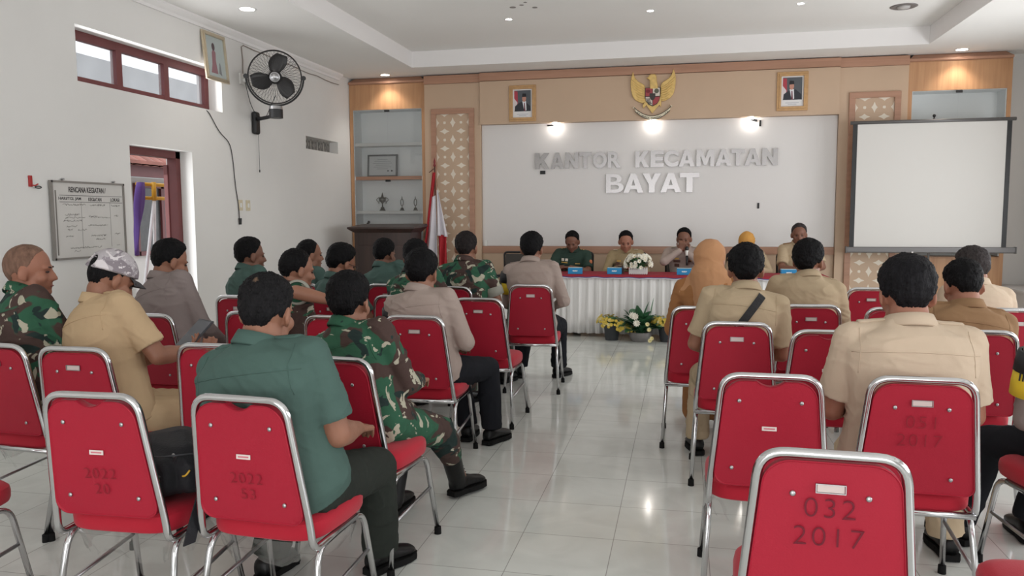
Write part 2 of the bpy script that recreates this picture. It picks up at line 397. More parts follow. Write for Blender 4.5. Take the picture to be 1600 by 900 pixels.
# vent slot with cut block louvre
def fix_vent():
    ya, yb, za, zb = VN; x = XL-.13
    GR = mat('vent_block', (168, 164, 158), .8)
    mb = MB(); mb.box((x-.02, (ya+yb)/2, za+.012), (.05, yb-ya, .024)); mb.box((x-.02, (ya+yb)/2, zb-.012), (.05, yb-ya, .024))
    n = 5; w = (yb-ya)/n
    for k in range(n+1): mb.box((x-.02, ya+w*k, (za+zb)/2), (.05, .03, zb-za))
    for k in range(n):
        c = ya+w*(k+.5)
        mb.prism([(.045*math.cos(t)*1.0, .03*math.sin(t)) for t in [2*math.pi*j/14 for j in range(14)]], .05, (0, 1, 0), (0, 0, 1), (x-.045, c, (za+zb)/2))
        mb.box((x-.02, c, (za+zb)/2), (.05, .018, zb-za))
    o = mb.build('vent', GR); tag(o, 'grey pierced ventilation blocks in a slot of the left wall', 'vent')
    struct(MB().box((XL-.28, (ya+yb)/2, (za+zb)/2), (.02, yb-ya+.2, zb-za+.1)).build('vent_shade_sheet', mat('vent_shade', (50, 50, 52), .9)))  # dark sheet behind the blocks, coloured as the shade inside the slot
fix_vent()

# ---------------------------------------------------------------- outside the left wall
def outside():
    g = MB().box((-9.5, 7, -.1), (9, 16, .1)).build('ground', mat('concrete_yard', (170, 166, 160), .9)); struct(g)
    t = thing('neighbour_house', 'house outside the doorway with clay tiled roof and dark curtained window', 'house', (-8.2, 9.5, 0))
    MB().box((-.6, 0, 1.05), (.2, 9, 2.1)).build('wall', mat('outer_wall', (205, 200, 195), .8), t)
    MB().box((-3.2, 3, 2.27), (.2, 26, 4.6)).build('added_backing_wall', mat('grey_backing_wall', (150, 150, 148), .9, var=.15, vscale=2), t)  # added wall, cuts off the sky to grey the high window's lower panes
    # fascia and roof
    MB().box((-.05, 0, 2.18), (.06, 9, .2)).build('fascia', MAROON, t)
    mb = MB(); TL = mat('clay_tile', (150, 96, 84), .7, var=.2, vscale=4)
    n = 45
    for i in range(n):
        y = -4.5+9*i/n
        rings = []
        for k in range(2):
            px = .12-1.75*k; pz = 2.26+.95*k
            rings.append([(px, y+.1+.1*math.cos(a), pz+.055*math.sin(a)) for a in [math.pi*j/8 for j in range(9)]]+[(px, y+.0, pz-.02), (px, y+.2, pz-.02)][::-1])
        mb.loft(rings)
    for s in range(6):
        px = .12-.3*s; pz = 2.26+.163*s; mb.box((px, 0, pz+.03), (.03, 9, .05))
    mb.build('roof', TL, t)
    # window with dark curtains
    W = thing_part = MB(); y0, y1, z0, z1 = 1.90, 3.2, .86, 1.97
    for y in (y0, (y0+y1)/2, y1): W.box((-.48, y, (z0+z1)/2), (.06, .07, z1-z0+.07))
    for z in (z0, z1): W.box((-.48, (y0+y1)/2, z), (.06, y1-y0, .07))
    f = W.build('window', MAROON, t)
    MB().box((-.495, (y0+y1)/2, (z0+z1)/2), (.012, y1-y0, z1-z0)).build('pane', mat('dark_curtained_glass', (62, 60, 60), .3, var=.3, vscale=9), f)
    # drying rack with yellow top bars
    YEL = mat('yellow_paint', (214, 160, 40), .45); WH = mat('white_tube', (235, 235, 235), .4)
    def P(u): return u
    r = thing('drying_rack', 'yellow topped rack on white poles standing outside the left doorway', 'rack', (-5.75, 7.82, 0))
    for k, z in enumerate((1.815, 1.665)):
        MB().cyl((0, -.24, z), (0, .62, z), .02, .02, 10).build('crossbar', YEL, r, True)
    for dy in (-.40, -.10):
        MB().cyl((.03, dy, 0), (.03, .0, 1.66), .018, .018, 10).build('pole', WH, r, True)
    MB().cyl((.03, 0, 1.64), (.03, 0, 1.84), .026, .026, 10).build('top_sleeve', YEL, r, True)
    # purple cloth
    rings = []
    for i in range(14):
        z = 1.83-i*.06; w = .05+.03*math.sin(i*.5); rings.append([(-5.7+.02*math.cos(a*3+i*.3), 7.52-.012*i+w*math.cos(a), z+.0) if False else (-5.7+(.03+.012*math.cos(3*a))*math.sin(a), 7.58-.011*i+w*math.cos(a), z) for a in [2*math.pi*j/16 for j in range(16)]])
    o = MB().loft(rings).build('cloth', mat('purple_cloth', (98, 72, 140), .9), smooth=True); tag(o, 'purple cloth hanging from the yellow rack outside', 'cloth')
outside()

# ---------------------------------------------------------------- things on the left wall
def whiteboard():
    t = thing('whiteboard', 'small whiteboard with a handwritten activity schedule on the left wall', 'whiteboard', (XL+.02, 5.78, 1.435))
    w, h = .815, .615
    MB().box((0, 0, 0), (.012, w, h)).build('board_surface', mat('whiteboard_surface', (205, 202, 198), .35, var=.03, vscale=6), t)
    mb = MB()
    for z in (-h/2, h/2): mb.box((.004, 0, z), (.024, w+.02, .016))
    for y in (-w/2, w/2): mb.box((.004, y, 0), (.024, .016, h+.016))
    mb.box((.01, -w/2+.035, -.02), (.006, .006, h-.1))
    mb.build('frame', mat('aluminium_frame', (150, 146, 142), .4, .7), t)
    INK = mat('marker_ink', (70, 66, 66), .8); FINK = mat('faded_marker_ink', (146, 142, 138), .8)
    mb = MB(); X = (0, 1, 0); Z = (0, 0, 1); x = .0075
    add_text(mb, 'RENCANA KEGIATAN /', (x, -.02, .225), X, Z, width=.42, height=.045, extrude=.0004, offset=.002)
    for z in (.20, .147): mb.box((x, .03, z), (.0015, .72, .0035))
    for s, y, w_ in (('HARI/TGL JAM', -.22, .24), ('KEGIATAN', .06, .15), ('LOKASI', .30, .11)): add_text(mb, s, (x, y, .157), X, Z, width=w_, height=.03, extrude=.0004, offset=.001)
    mb.build('heading', INK, t)
    mb = MB(); r = random.Random(5)
    def scrib(y0, y1, z):
        y = y0; pts = []
        while y < y1: pts.append((x, y, z+r.uniform(-.007, .009))); y += .006
        mb.tube(pts, .0016, 4)
    for y0, y1, z in ((-.3, -.05, .125), (.0, .18, .125), (.25, .36, .12), (-.28, -.12, .045), (-.28, -.06, .02), (-.02, .08, .03), (.0, .24, .022), (.28, .34, .035), (-.27, -.15, -.05), (-.26, -.2, -.075), (-.03, .2, -.045), (-.15, -.05, -.08), (-.28, -.2, -.13), (0, .18, -.13), (.05, .16, -.16), (.28, .35, -.12), (-.24, .12, -.225), (-.2, -.13, -.25), (.3, .34, -.215), (-.3, -.1, -.005)): scrib(y0, y1, z)
    for y in (-.1, .235): mb.box((x, y, -.04), (.001, .002, .38))
    mb.build('handwriting', FINK, t)
    for y in (-.28, .3): MB().cyl((-.01, y, h/2+.02), (.012, y, h/2+.02), .009).build('hook', STEEL, t)
whiteboard()
o = MB(); o.box((XL+.008, 5.19, 1.735), (.016, .03, .085)); 
t = thing('wall_hook', 'small red plastic wall hook with a black rubber ring', 'hook', (XL, 5.19, 1.735))
MB().box((.008, 0, 0), (.016, .028, .085)).tube([(.016, 0, -.03), (.04, .01, -.034), (.05, .03, -.02)], .006, 6).build('hook_plate', mat('red_plastic', (170, 42, 42), .4), t, bevel=.003)
MB().tube([(.03, .05+.03*math.cos(a), -.045+.008*math.sin(a)) for a in [2*math.pi*k/14 for k in range(14)]], .004, 6, True).build('ring', BLACK, t)

def framed(name, label, loc, rot, w, h, fw, frame_m, pic, cat='picture'):
    """framed picture; faces local -Y"""
    t = thing(name, label, cat, loc); t.rotation_euler = rot
    mb = MB()
    for a, depth, e in ((0, .02, fw*.55), (fw*.5, .03, fw*.5)):
        W, H = w-2*a, h-2*a
        for z in (-H/2+e/2, H/2-e/2): mb.box((0, -depth/2, z), (W, depth, e))
        for x in (-W/2+e/2, W/2-e/2): mb.box((x, -depth/2, 0), (e, depth, H-2*e))
    mb.build('frame', frame_m, t, bevel=.003)
    MB().box((0, -.004, 0), (w-fw, .006, h-fw)).build('mount', mat('picture_mount', (232, 230, 230), .6), t)
    pic(t, w-2*fw, h-2*fw)
    return t
GOLDF = mat('gilt_frame', (192, 152, 106), .35, .3, var=.1, vscale=20)
SKINP = mat('printed_skin', (196, 142, 124), .7)
def portrait(shirt_x, flag_right=False):
    def f(t, w, h):
        pw, ph = w*.86, h*.74; z0 = h*.09
        X = (1, 0, 0); Z = (0, 0, 1)
        def poly(pts, y): return [(a*pw/2, b*ph/2) for a, b in pts], (0, -.008-y, z0)
        lay = [([(-1, -1), (1, -1), (1, 1), (-1, 1)], (86, 90, 96), 0),
               ([(-1, -1), (-.55, -.4), (-.6, .9), (-.95, .95), (-1, .9)], (176, 62, 76), .0006),
               ([(-1, -1), (-.7, -.6), (-.62, -.15), (-1, .25)], (226, 214, 216), .0009),
               ([(-.95, -1), (-.9, -.5), (-.6, -.3), (-.2, -.1), (.35, -.1), (.7, -.35), (.95, -.55), (.98, -1)], (44, 46, 54), .0012),
               ([(-.2+shirt_x, -.05), (.25+shirt_x, -.05), (.3+shirt_x, -.9), (.05+shirt_x, -1)], (232, 232, 236), .0015),
               ([(0+shirt_x, -.2), (.1+shirt_x, -.2), (.18+shirt_x, -1), (.0+shirt_x, -1)], (110, 50, 62), .0018)]
        for p, c, y in lay:
            P, O = poly(p, y); MB().prism(P, -.0004, X, Z, O).build('print', mat('print_%d_%d_%d' % c, c, .6), t)
        e = [(shirt_x+.02+.24*math.cos(a), .22+.33*math.sin(a)) for a in [2*math.pi*k/20 for k in range(20)]]
        P, O = poly(e, .0021); MB().prism(P, -.0004, X, Z, O).build('print', SKINP, t)
        e = [(shirt_x-.24, .36), (shirt_x+.28, .38), (shirt_x+.24, .68), (shirt_x-.18, .70)]
        P, O = poly(e, .0024); MB().prism(P, -.0004, X, Z, O).build('print', mat('print_black', (30, 30, 36), .6), t)
        mb = MB()
        for k, ww in enumerate((.7, .45)): mb.box((0, -.008, -h*.38-.018*k), (pw*ww, .001, .006))
        mb.build('caption', mat('caption_grey', (170, 172, 182), .7), t)
    return f
HY = 11.14   # face of the beige header
framed('framed_portrait', 'gold framed portrait of a man in a black cap, left of the eagle emblem', (-2.23, HY, 3.02), (0, 0, 0), .385, .50, .055, GOLDF, portrait(.18))
framed('framed_portrait', 'gold framed portrait of a man in a black cap, right of the eagle emblem', (1.37, HY, 3.055), (0, 0, 0), .39, .50, .055, GOLDF, portrait(-.1))
def lady(t, w, h):
    X = (1, 0, 0); Z = (0, 0, 1)
    MB().box((0, -.009, 0), (w, .001, h)).build('print', mat('print_pale_teal', (178, 186, 184), .6), t)
    MB().prism([(-.09*w/.3, -.17), (.02, -.17), (.0, -.03), (.01, .05), (-.03, .09), (-.06, .04), (-.07, -.08)], -.0006, X, Z, (0, -.0105, 0)).build('print', mat('print_rose', (150, 110, 116), .6), t)
    MB().prism([(-.025+.028*math.cos(a), .105+.04*math.sin(a)) for a in [2*math.pi*k/16 for k in range(16)]], -.0006, X, Z, (0, -.0112, 0)).build('print', mat('print_dark_hair', (90, 74, 78), .6), t)
    MB().prism([(.04, -.16), (.09, -.18), (.075, -.05), (.06, -.05)], -.0006, X, Z, (0, -.0112, 0)).build('print', mat('print_grey', (130, 132, 134), .6), t)
framed('framed_portrait', 'silver framed full length portrait tilted off the left wall beside the high window', (XL+.03, 7.69, 3.12), (math.radians(-5), 0, R90), .42, .50, .04, mat('pale_gilt', (206, 192, 168), .3, .5), lady)

def switch(y, z, label):
    t = thing('light_switch', label, 'switch', (XL, y, z)); MB().box((.005, 0, 0), (.01, .085, .12)).build('plate', mat('aged_plate', (208, 196, 170), .5), t, bevel=.002)
    MB().box((.012, 0, 0), (.006, .03, .05)).build('rocker', WHITE, t)
switch(8.13, 1.585, 'cream switch plate on the left wall, nearer of the pair'); switch(8.29, 1.583, 'cream switch plate on the left wall, farther of the pair')
t = thing('wall_socket', 'white wall socket with a plug beside the mounted fan', 'socket', (XL, 8.24, 2.99))
MB().box((.012, 0, 0), (.024, .09, .12)).build('plate', WHITE, t, bevel=.004); MB().cyl((.02, .02, -.01), (.06, .02, -.01), .026, .022, 14).build('plug', WHITE, t, True)
pts = round_path([(XL-.1, 7.45, 2.60), (XL+.01, 7.55, 2.57), (XL+.012, 7.75, 2.36), (XL+.012, 7.95, 2.26), (XL+.01, 8.0, 2.1), (XL+.012, 8.03, 1.8), (XL+.01, 8.08, 1.6), (XL+.012, 8.09, 1.43)], .08)
t = thing('extension_cable', 'thin black cable hanging from the high window down to a plug', 'cable')
MB().tube(pts, .0045, 6).build('cord', BLACK, t, True); MB().cyl((XL+.02, 8.09, 1.44), (XL+.02, 8.09, 1.37), .018, .014, 12).build('plug', BLACK, t)

def fan():
    HC = Vector((-4.42, 8.19, 2.985)); 
    t = thing('wall_fan', 'black caged wall fan on a bracket arm', 'fan', (XL, 8.48, 2.62))
    L_ = lambda p: Vector(p)-Vector((XL, 8.48, 2.62))
    c = L_(HC); n = Vector((.46, -.87, -.15)).normalized(); side = n.cross(Vector((0, 0, 1))).normalized(); up = side.cross(n).normalized(); Rr = .285
    rot = Matrix((side, up, n)).transposed()
    DK = mat('dark_fan_metal', (52, 50, 50), .45, .3)
    mb = MB()
    for rr, dz in ((Rr, 0), (Rr*.985, .07), (Rr*.985, -.07)):
        mb.tube([c+rot @ Vector((rr*math.cos(a), rr*math.sin(a), dz)) for a in [2*math.pi*k/48 for k in range(48)]], .006 if dz == 0 else .0035, 6, True)
    for k in range(44):
        a = 2*math.pi*k/44
        for s in (1, -1):
            tw = .35*s
            pts = [(.05, .105), (.12, .115), (.2, .105), (Rr*.93, .07), (Rr, .0)]
            mb.tube([c+rot @ Vector((r*math.cos(a+tw*(1-r/Rr)), r*math.sin(a+tw*(1-r/Rr)), s*z)) for r, z in pts], .0016, 4)
    mb.build('cage', DK, t, True)
    mb = MB(); mb.tube([c+rot @ Vector((.05*math.cos(a), .05*math.sin(a), .108)) for a in [2*math.pi*k/20 for k in range(20)]], .006, 6, True); mb.cyl(c+rot @ Vector((0, 0, .10)), c+rot @ Vector((0, 0, .112)), .048, .045); mb.build('badge', STEEL, t, True)
    for k in range(3):
        a0 = math.radians(95+120*k); mb = MB(); rings = []
        for i in range(9):
            r = .05+.205*i/8; w = .05+.045*math.sin(math.pi*min(1, i/8*.95)); a = a0+.25*i/8; ring = []
            for q, zz in ((-w, -.025), (-w*.3, 0), (w*.4, .012), (w, .03), (w, .033), (w*.4, .015), (-w*.3, .003), (-w, -.022)):
                ring.append(c+rot @ Vector((r*math.cos(a)-q*math.sin(a), r*math.sin(a)+q*math.cos(a), zz)))
            rings.append(ring)
        mb.loft(rings).build('blade', mat('fan_blade', (46, 45, 46), .4), t, True)
    MB().cyl(c+rot @ Vector((0, 0, -.03)), c+rot @ Vector((0, 0, .04)), .045).build('hub', DK, t, 'auto')
    MB().cyl(c+rot @ Vector((0, 0, -.22)), c+rot @ Vector((0, 0, -.08)), .06, .075).build('motor', BLACK, t, 'auto')
    # yoke
    ring = [c+rot @ Vector(((Rr+.02)*math.cos(a), (Rr+.02)*math.sin(a), 0)) for a in [math.pi+math.pi*k/24 for k in range(25)]]
    MB().tube(ring, .011, 8).build('yoke', BLACK, t, True)
    for s in (0, -1): MB().cyl(ring[s]+rot @ Vector((0, 0, -.02)), ring[s]+rot @ Vector((0, 0, .02)), .026).build('knob', BLACK, t, 'auto')
    base = c-Vector((0, 0, Rr+.03))
    MB().cyl(base, base-Vector((0, 0, .035)), .07, .075).build('collar', STEEL, t, 'auto')
    MB().cyl(base-Vector((0, 0, .035)), base-Vector((0, 0, .13)), .075, .075).build('gearbox', BLACK, t, 'auto')
    b2 = base-Vector((0, 0, .1)); w0 = Vector((.03, 0, .0)); w1 = Vector((.05, .02, b2.z))
    MB().tube(round_path([w0+Vector((0, 0, .02)), Vector((.04, .0, b2.z)), b2], .06), .02, 8).build('arm', BLACK, t, True)
    MB().box((.03, 0, -.09), (.06, .12, .26)).build('wall_plate', BLACK, t, bevel=.03, bseg=4)
    MB().tube(round_path([(.02, -.2, .37), (.03, -.1, .1), (.06, -.02, -.02), (.1, .1, -.02), c+rot @ Vector((0, -.2, -.12))], .1), .004, 6).build('power_cord', BLACK, t, True)
    MB().tube([(.03, .05, -.2), (.03, .05, -.62)], .0025, 5).cyl((.03, .05, -.62), (.03, .05, -.65), .007).build('pull_cord', BLACK, t)
fan()

# ---------------------------------------------------------------- ceiling lamps
LAMPE = bpy.data.materials.new('lamp_glow'); LAMPE.use_nodes = True
bsdf(LAMPE).inputs['Emission Color'].default_value = (1, .97, .93, 1); bsdf(LAMPE).inputs['Emission Strength'].default_value = 14
def downlight(x, y, z, r, power, label, group=None, spot=True, tilt=(0, 0, 0), size=1.9):
    t = thing('downlight', label, 'ceiling lamp', (x, y, z), 0, group)
    mb = MB(); mb.lathe([(r, -.004), (r*1.22, -.006), (r*1.25, 0), (r*1.0, 0)], (0, 0, 0), 28); mb.build('trim_ring', WHITE, t, True)
    MB().lathe([(0.001, -.004), (r, -.004), (r, 0), (0.001, 0)], (0, 0, 0), 28).build('lens', LAMPE, t)
    if power:
        l = bpy.data.lights.new('downlight_beam', 'SPOT'); l.energy = power; l.color = (1, .93, .84); l.spot_size = size; l.spot_blend = .7; l.shadow_soft_size = r*.8
        o = bpy.data.objects.new('downlight_beam', l); COL.objects.link(o); o.parent = t; o.location = (0, 0, -.03); o.rotation_euler = tilt
downlight(-4.19, 7.26, ZC, .07, 14, 'round lit downlight nearest the camera in the left ceiling border')
downlight(-4.22, 11.02, ZC, .06, 20, 'round lit downlight above the left display cabinet')
downlight(3.34, 11.02, ZC, .065, 20, 'round lit downlight above the right display cabinet')
downlight(-1.984, 9.12, TZ, .035, 9, 'small lit spotlight in the ceiling recess, leftmost of three')
downlight(-.388, 9.10, TZ, .035, 9, 'small lit spotlight in the ceiling recess, middle of three')
downlight(1.189, 9.16, TZ, .035, 9, 'small lit spotlight in the ceiling recess, rightmost of three')
t = thing('ceiling_diffuser', 'round grey metal diffuser set in the right of the ceiling recess', 'vent', (2.30, 9.55, TZ)); 
MB().lathe([(.085, -.002), (.12, -.012), (.14, -.004), (.14, 0), (.085, 0)], (0, 0, 0), 28).build('ring', mat('dull_ring', (120, 114, 112), .5), t, True); MB().lathe([(.001, -.03), (.06, -.02), (.07, 0), (.001, 0)], (0, 0, 0), 24).build('cone', mat('diffuser_cone', (190, 186, 184), .5), t, True)
t = thing('smoke_detector', 'small dark capped fitting in the ceiling recess at the top edge', 'ceiling fitting', (-1.42, 8.02, TZ))
MB().lathe([(.001, -.035), (.05, -.03), (.09, -.01), (.1, 0), (.001, 0)], (0, 0, 0), 24).build('cap', BLACK, t, True); MB().cyl((.17, 0, -.04), (.17, 0, 0), .03).build('sensor', WHITE, t, 'auto')
for i, (x, y, sx) in enumerate(((-1.83, 8.62, .07), (-1.72, 8.55, .05), (-1.60, 8.68, .06), (-1.66, 8.45, .04))):
    o = MB().lathe([(.001, -.002), (sx*.5, -.003), (sx*.45, 0), (.001, 0)], (x, y, TZ), 10).build('paint_chip', mat('grey_peel', (150, 144, 140), .9)); tag(o, ['leftmost', 'second from left', 'rightmost', 'nearest'][i]+' flake of peeling grey paint on the ceiling recess', 'paint flake', 'peeling paint flakes on the ceiling')

# ---------------------------------------------------------------- back wall joinery
def trimrun(name, x0, x1, z0, z1, yf, m=WOODX, kind=None):
    return MB().box(((x0+x1)/2, (yf+YB)/2, (z0+z1)/2), (x1-x0, YB-yf, z1-z0))
def cabinet(x0, x1, label, right=False):
    t = thing('display_cabinet', label, 'cabinet', ((x0+x1)/2, D, 0)); w = x1-x0; cx = 0
    y1 = YB-D-.002
    mb = MB(); sd = .05
    mb.box((-w/2+sd/2, y1/2, 1.7), (sd, y1, 3.38)); mb.box((w/2-sd/2, y1/2, 1.7), (sd, y1, 3.38))
    mb.box((0, y1/2, 3.195), (w-2*sd, y1, .365)); mb.box((0, y1/2, .45), (w-2*sd, y1, .9))
    mb.build('carcass', WOOD, t)
    MB().loft([[(-w/2+.0+e, -.03+f, z), (w/2-e, -.03+f, z), (w/2-e, .1, z), (-w/2+e, .1, z)] for z, e, f in ((3.375, .012, .03), (3.385, 0, 0), (3.41, 0, .0), (ZC-.002, .07, .08))]).build('crown', WOODX, t)
    CI = mat('cabinet_interior', (246, 248, 248), .5)
    mb = MB(); mb.box((0, y1-.008, 1.96), (w-2*sd, .012, 2.1))
    for s in (-1, 1): mb.box((s*(w/2-sd-.006), y1/2, 1.96), (.01, y1-.02, 2.1))
    mb.box((0, y1/2, 3.008), (w-2*sd, y1-.02, .006))
    mb.build('lining', CI, t)
    for z, m in ((2.51, WHITE), (2.016, WOODX), (1.51, WHITE)):
        MB().box((0, y1/2+.012, z), (w-2*sd-.005, y1-.05, .045 if m is WHITE else .05)).build('shelf', m, t)
    for z0, z1 in ((2.045, 3.005), (.91, 1.99)):
        for s in (-1, 1):
            gg = MB().box((s*(w/4-sd/2), .006, (z0+z1)/2), (w/2-sd-.006, .005, z1-z0)).build('glass_door', glass_mat(), t)
        MB().box((0, -.004, z1-.015), (.075, .014, .03)).build('catch', BLACK, t)
    mb = MB()
    for s in (-1, 1): mb.box((s*(w/4-sd/2), -.008, .46), (w/2-sd-.01, .018, .84))
    mb.build('lower_door', WOOD, t)
cabinet(-4.855, -3.69, 'built-in wooden display cabinet with trophies, left of the carved panels')
cabinet(2.787, 3.985, 'built-in wooden display cabinet behind the projection screen')
def pilaster(x0, x1, fx0, fx1, fz1, label):
    t = thing('decorative_panel', label, 'wall panel', ((x0+x1)/2, D, 0)); c = (x0+x1)/2; w = x1-x0; y1 = YB-D-.002
    MB().box((0, y1/2-.01, 1.67), (w-.004, y1+.02, 3.34)).build('backing', BEIGE, t)
    mb = MB(); mb.box((0, y1/2-.02, 3.4), (w, y1+.04, .115)); mb.build('crown', WOODX, t)
    a, b_ = fx0-c, fx1-c; z0, z1 = .25, fz1; e = .075
    mb = MB()
    for z in (z0+e/2, z1-e/2): mb.box(((a+b_)/2, -.03, z), (b_-a, .04, e))
    for x in (a+e/2, b_-e/2): mb.box((x, -.03, (z0+z1)/2), (e, .04, z1-z0-2*e))
    mb.build('frame', WOODX, t, bevel=.003)
    # inlay: a lattice of cream diamonds on a beige board
    mb = MB(); ia, ib, iz0, iz1 = a+e, b_-e, z0+e, z1-e; p = .2285*(ib-ia)/.457
    MB().box(((ia+ib)/2, -.013, (iz0+iz1)/2), (ib-ia, .006, iz1-iz0)).build('board', mat('tan_board', (196, 168, 142), .5), t)
    def clip(poly):
        def cl(P, f, g):
            out = []
            for i in range(len(P)):
                q, r_ = P[i], P[(i+1) % len(P)]; u, v = f(q), f(r_)
                if u >= 0: out.append(q)
                if (u >= 0) != (v >= 0): s = u/(u-v); out.append((q[0]+(r_[0]-q[0])*s, q[1]+(r_[1]-q[1])*s))
            return out
        for f in (lambda q: q[0]-ia, lambda q: ib-q[0], lambda q: q[1]-iz0, lambda q: iz1-q[1]):
            poly = cl(poly, f, None)
            if len(poly) < 3: return None
        return poly
    def dia(cx, cz, hw, hh, pinch=.55):
        pts = []
        for (ax, az), (bx, bz) in zip([(hw, 0), (0, hh), (-hw, 0), (0, -hh)], [(0, hh), (-hw, 0), (0, -hh), (hw, 0)]):
            mx_, mz = (ax+bx)/2, (az+bz)/2; pts += [(cx+ax, cz+az), (cx+mx_*.82, cz+mz*.82)]
        return pts
    n = int((iz1-iz0)/p)+2; mid = (ia+ib)/2
    for j in range(-1, n+1):
        zc = iz1-.06-p*j-.06
        for i in range(-2, 3):
            for pl in (dia(mid+i*p, zc, .165*p, .30*p), dia(mid+(i+.5)*p, zc-p/2, .30*p, .165*p), rrect(.15*p, .15*p, .01, 2, mid+(i+.5)*p, zc)):
                q = clip(pl)
                if q: mb.prism(q, .006, (1, 0, 0), (0, 0, 1), (0, -.016, 0))
    mb.build('inlay', CREAM, t)
    return t
pilaster(-3.69, -2.85, -3.585, -2.945, 2.985, 'beige wall panel inlaid with cream diamonds, behind the flag')
pilaster(1.96, 2.787, 2.078, 2.70, 3.017, 'beige wall panel inlaid with cream diamonds, partly behind the screen')
t = thing('header_panel', 'long beige panel with a wooden crown above the white sign board', 'wall panel', (-.445, HY, 0))
MB().box((0, .13, 3.045), (4.806, .26, .60)).build('panel', BEIGE, t); MB().box((0, .125, 3.405), (4.81, .29, .11)).build('crown', WOODX, t)
BY = 11.24
t = thing('sign_board', 'wide white wall board carrying steel office name letters', 'sign board', (-.445, BY, 0))
MB().box((0, .1, 1.88), (4.806, .2, 1.725)).build('board', BOARDW, t); MB().box((0, .09, .965), (4.806, .22, .1)).build('rail', WOODX, t)
MB().box((0, .1, .457), (4.806, .2, .915)).build('dado', BEIGE, t)
# letters, each a thing; the straight-sided capitals are drawn as heavy block shapes in a unit box
_A = [(0, 0), (.36, 1), (.5, 1), (.5, .70), (.41, .38), (.5, .38), (.5, .18), (.34, .18), (.28, 0)]
BLOCK = {'A': [_A, [(1-u, v) for u, v in _A][::-1]],
 'N': [[(0, 0), (0, 1), (.30, 1), (.70, .44), (.70, 1), (1, 1), (1, 0), (.70, 0), (.30, .56), (.30, 0)]],
 'M': [[(0, 0), (0, 1), (.32, 1), (.5, .48), (.68, 1), (1, 1), (1, 0), (.77, 0), (.77, .62), (.58, .08), (.42, .08), (.23, .62), (.23, 0)]],
 'T': [[(0, 1), (1, 1), (1, .76), (.66, .76), (.66, 0), (.34, 0), (.34, .76), (0, .76)]],
 'K': [[(0, 0), (0, 1), (.31, 1), (.31, .62), (.62, 1), (1, 1), (.62, .56), (1, 0), (.63, 0), (.41, .37), (.31, .26), (.31, 0)]],
 'E': [[(0, 0), (0, 1), (1, 1), (1, .77), (.36, .77), (.36, .62), (.94, .62), (.94, .39), (.36, .39), (.36, .23), (1, .23), (1, 0)]],
 'Y': [[(0, 1), (.35, 1), (.5, .67), (.65, 1), (1, 1), (.66, .42), (.66, 0), (.34, 0), (.34, .42)]]}
def letter_row(txt, xs, z0, h, grp):
    for ch, (a, b_) in zip(txt, xs):
        mb = MB(); w_ = (b_-a)*.94
        if ch in BLOCK:
            for pl in BLOCK[ch]: mb.prism([((u-.5)*w_, v*h) for u, v in pl], .024, (1, 0, 0), (0, 0, 1), (0, .012, 0))
        else: add_text(mb, ch, (0, 0, 0), (1, 0, 0), (0, 0, 1), width=w_, height=h, extrude=.012, offset={'B': .02, 'R': .036}.get(ch, .052), size=1.0)
        # sits on the board
        o = mb.build('letter_%s' % ch.lower(), MIRROR, None, False, ((a+b_)/2, BY-.014, z0)); yield o
def px2x(px): return (px-835)/(1217-835)*(1.227+2.075)-2.075
lk = [('K', 835, 860), ('A', 861, 884), ('N', 885, 908), ('T', 908, 929), ('O', 930, 954), ('R', 954, 977), ('K', 998, 1021), ('E', 1022, 1044), ('C', 1043, 1067), ('A', 1066, 1092), ('M', 1093, 1122), ('A', 1122, 1148), ('T', 1146, 1168), ('A', 1166, 1192), ('N', 1192, 1217)]
seen = {}
names = ['first', 'second', 'third', 'fourth']
for k, (ch, a, b_) in enumerate(lk):
    word = 'KANTOR' if k < 6 else 'KECAMATAN'; key = (word, ch); n = seen.get(key, 0); seen[key] = n+1
    tot = word.count(ch); lab = 'steel letter %s in the word %s on the white board' % (ch, word) if tot == 1 else 'steel letter %s, %s %s of the word %s on the white board' % (ch, names[n], ch, word)
    for o in letter_row([ch], [(px2x(a), px2x(b_))], 2.108, .225, ''): tag(o, lab, 'letter', 'upper row of steel letters on the white board')
bx = lambda px: (px-946)/(1094-946)*(.214+1.07)-1.07
seen = {}
for ch, a, b_ in [('B', 946, 976), ('A', 974, 1007), ('Y', 1004, 1035), ('A', 1032, 1066), ('T', 1062, 1094)]:
    n = seen.get(ch, 0); seen[ch] = n+1
    for o in letter_row([ch], [(bx(a), bx(b_))], 1.762, .262, ''): tag(o, ('large steel letter %s in the word BAYAT on the white board' % ch) if ch != 'A' else 'large steel letter A, %s A of the word BAYAT' % names[n], 'letter', 'lower row of steel letters on the white board')
# little black clips on the board
for (x, z, w, h, lab) in ((-1.85, 2.715, .09, .022, 'black clip at the top edge of the white board, left side'), (-1.96, 2.06, .075, .05, 'small black clip under the letter K of KANTOR'), (.985, 1.57, .025, .075, 'small upright black clip right of the word BAYAT'), (.90, 2.71, .09, .03, 'slanted black clip beside the right spot lamp'), (.985, 2.665, .025, .08, 'upright black clip at the top edge of the board, right side')):
    tag(MB().box((x, BY-.008, z), (w, .016, h), Matrix.Rotation(.25 if 'slanted' in lab else 0, 3, 'Y')).build('clip', BLACK, bevel=.003), lab, 'clip')
tag(MB().box((-2.80, BY-.01, 1.055), (.05, .02, .08)).build('socket', WHITE, bevel=.004), 'small white socket at the lower left corner of the white board', 'socket')
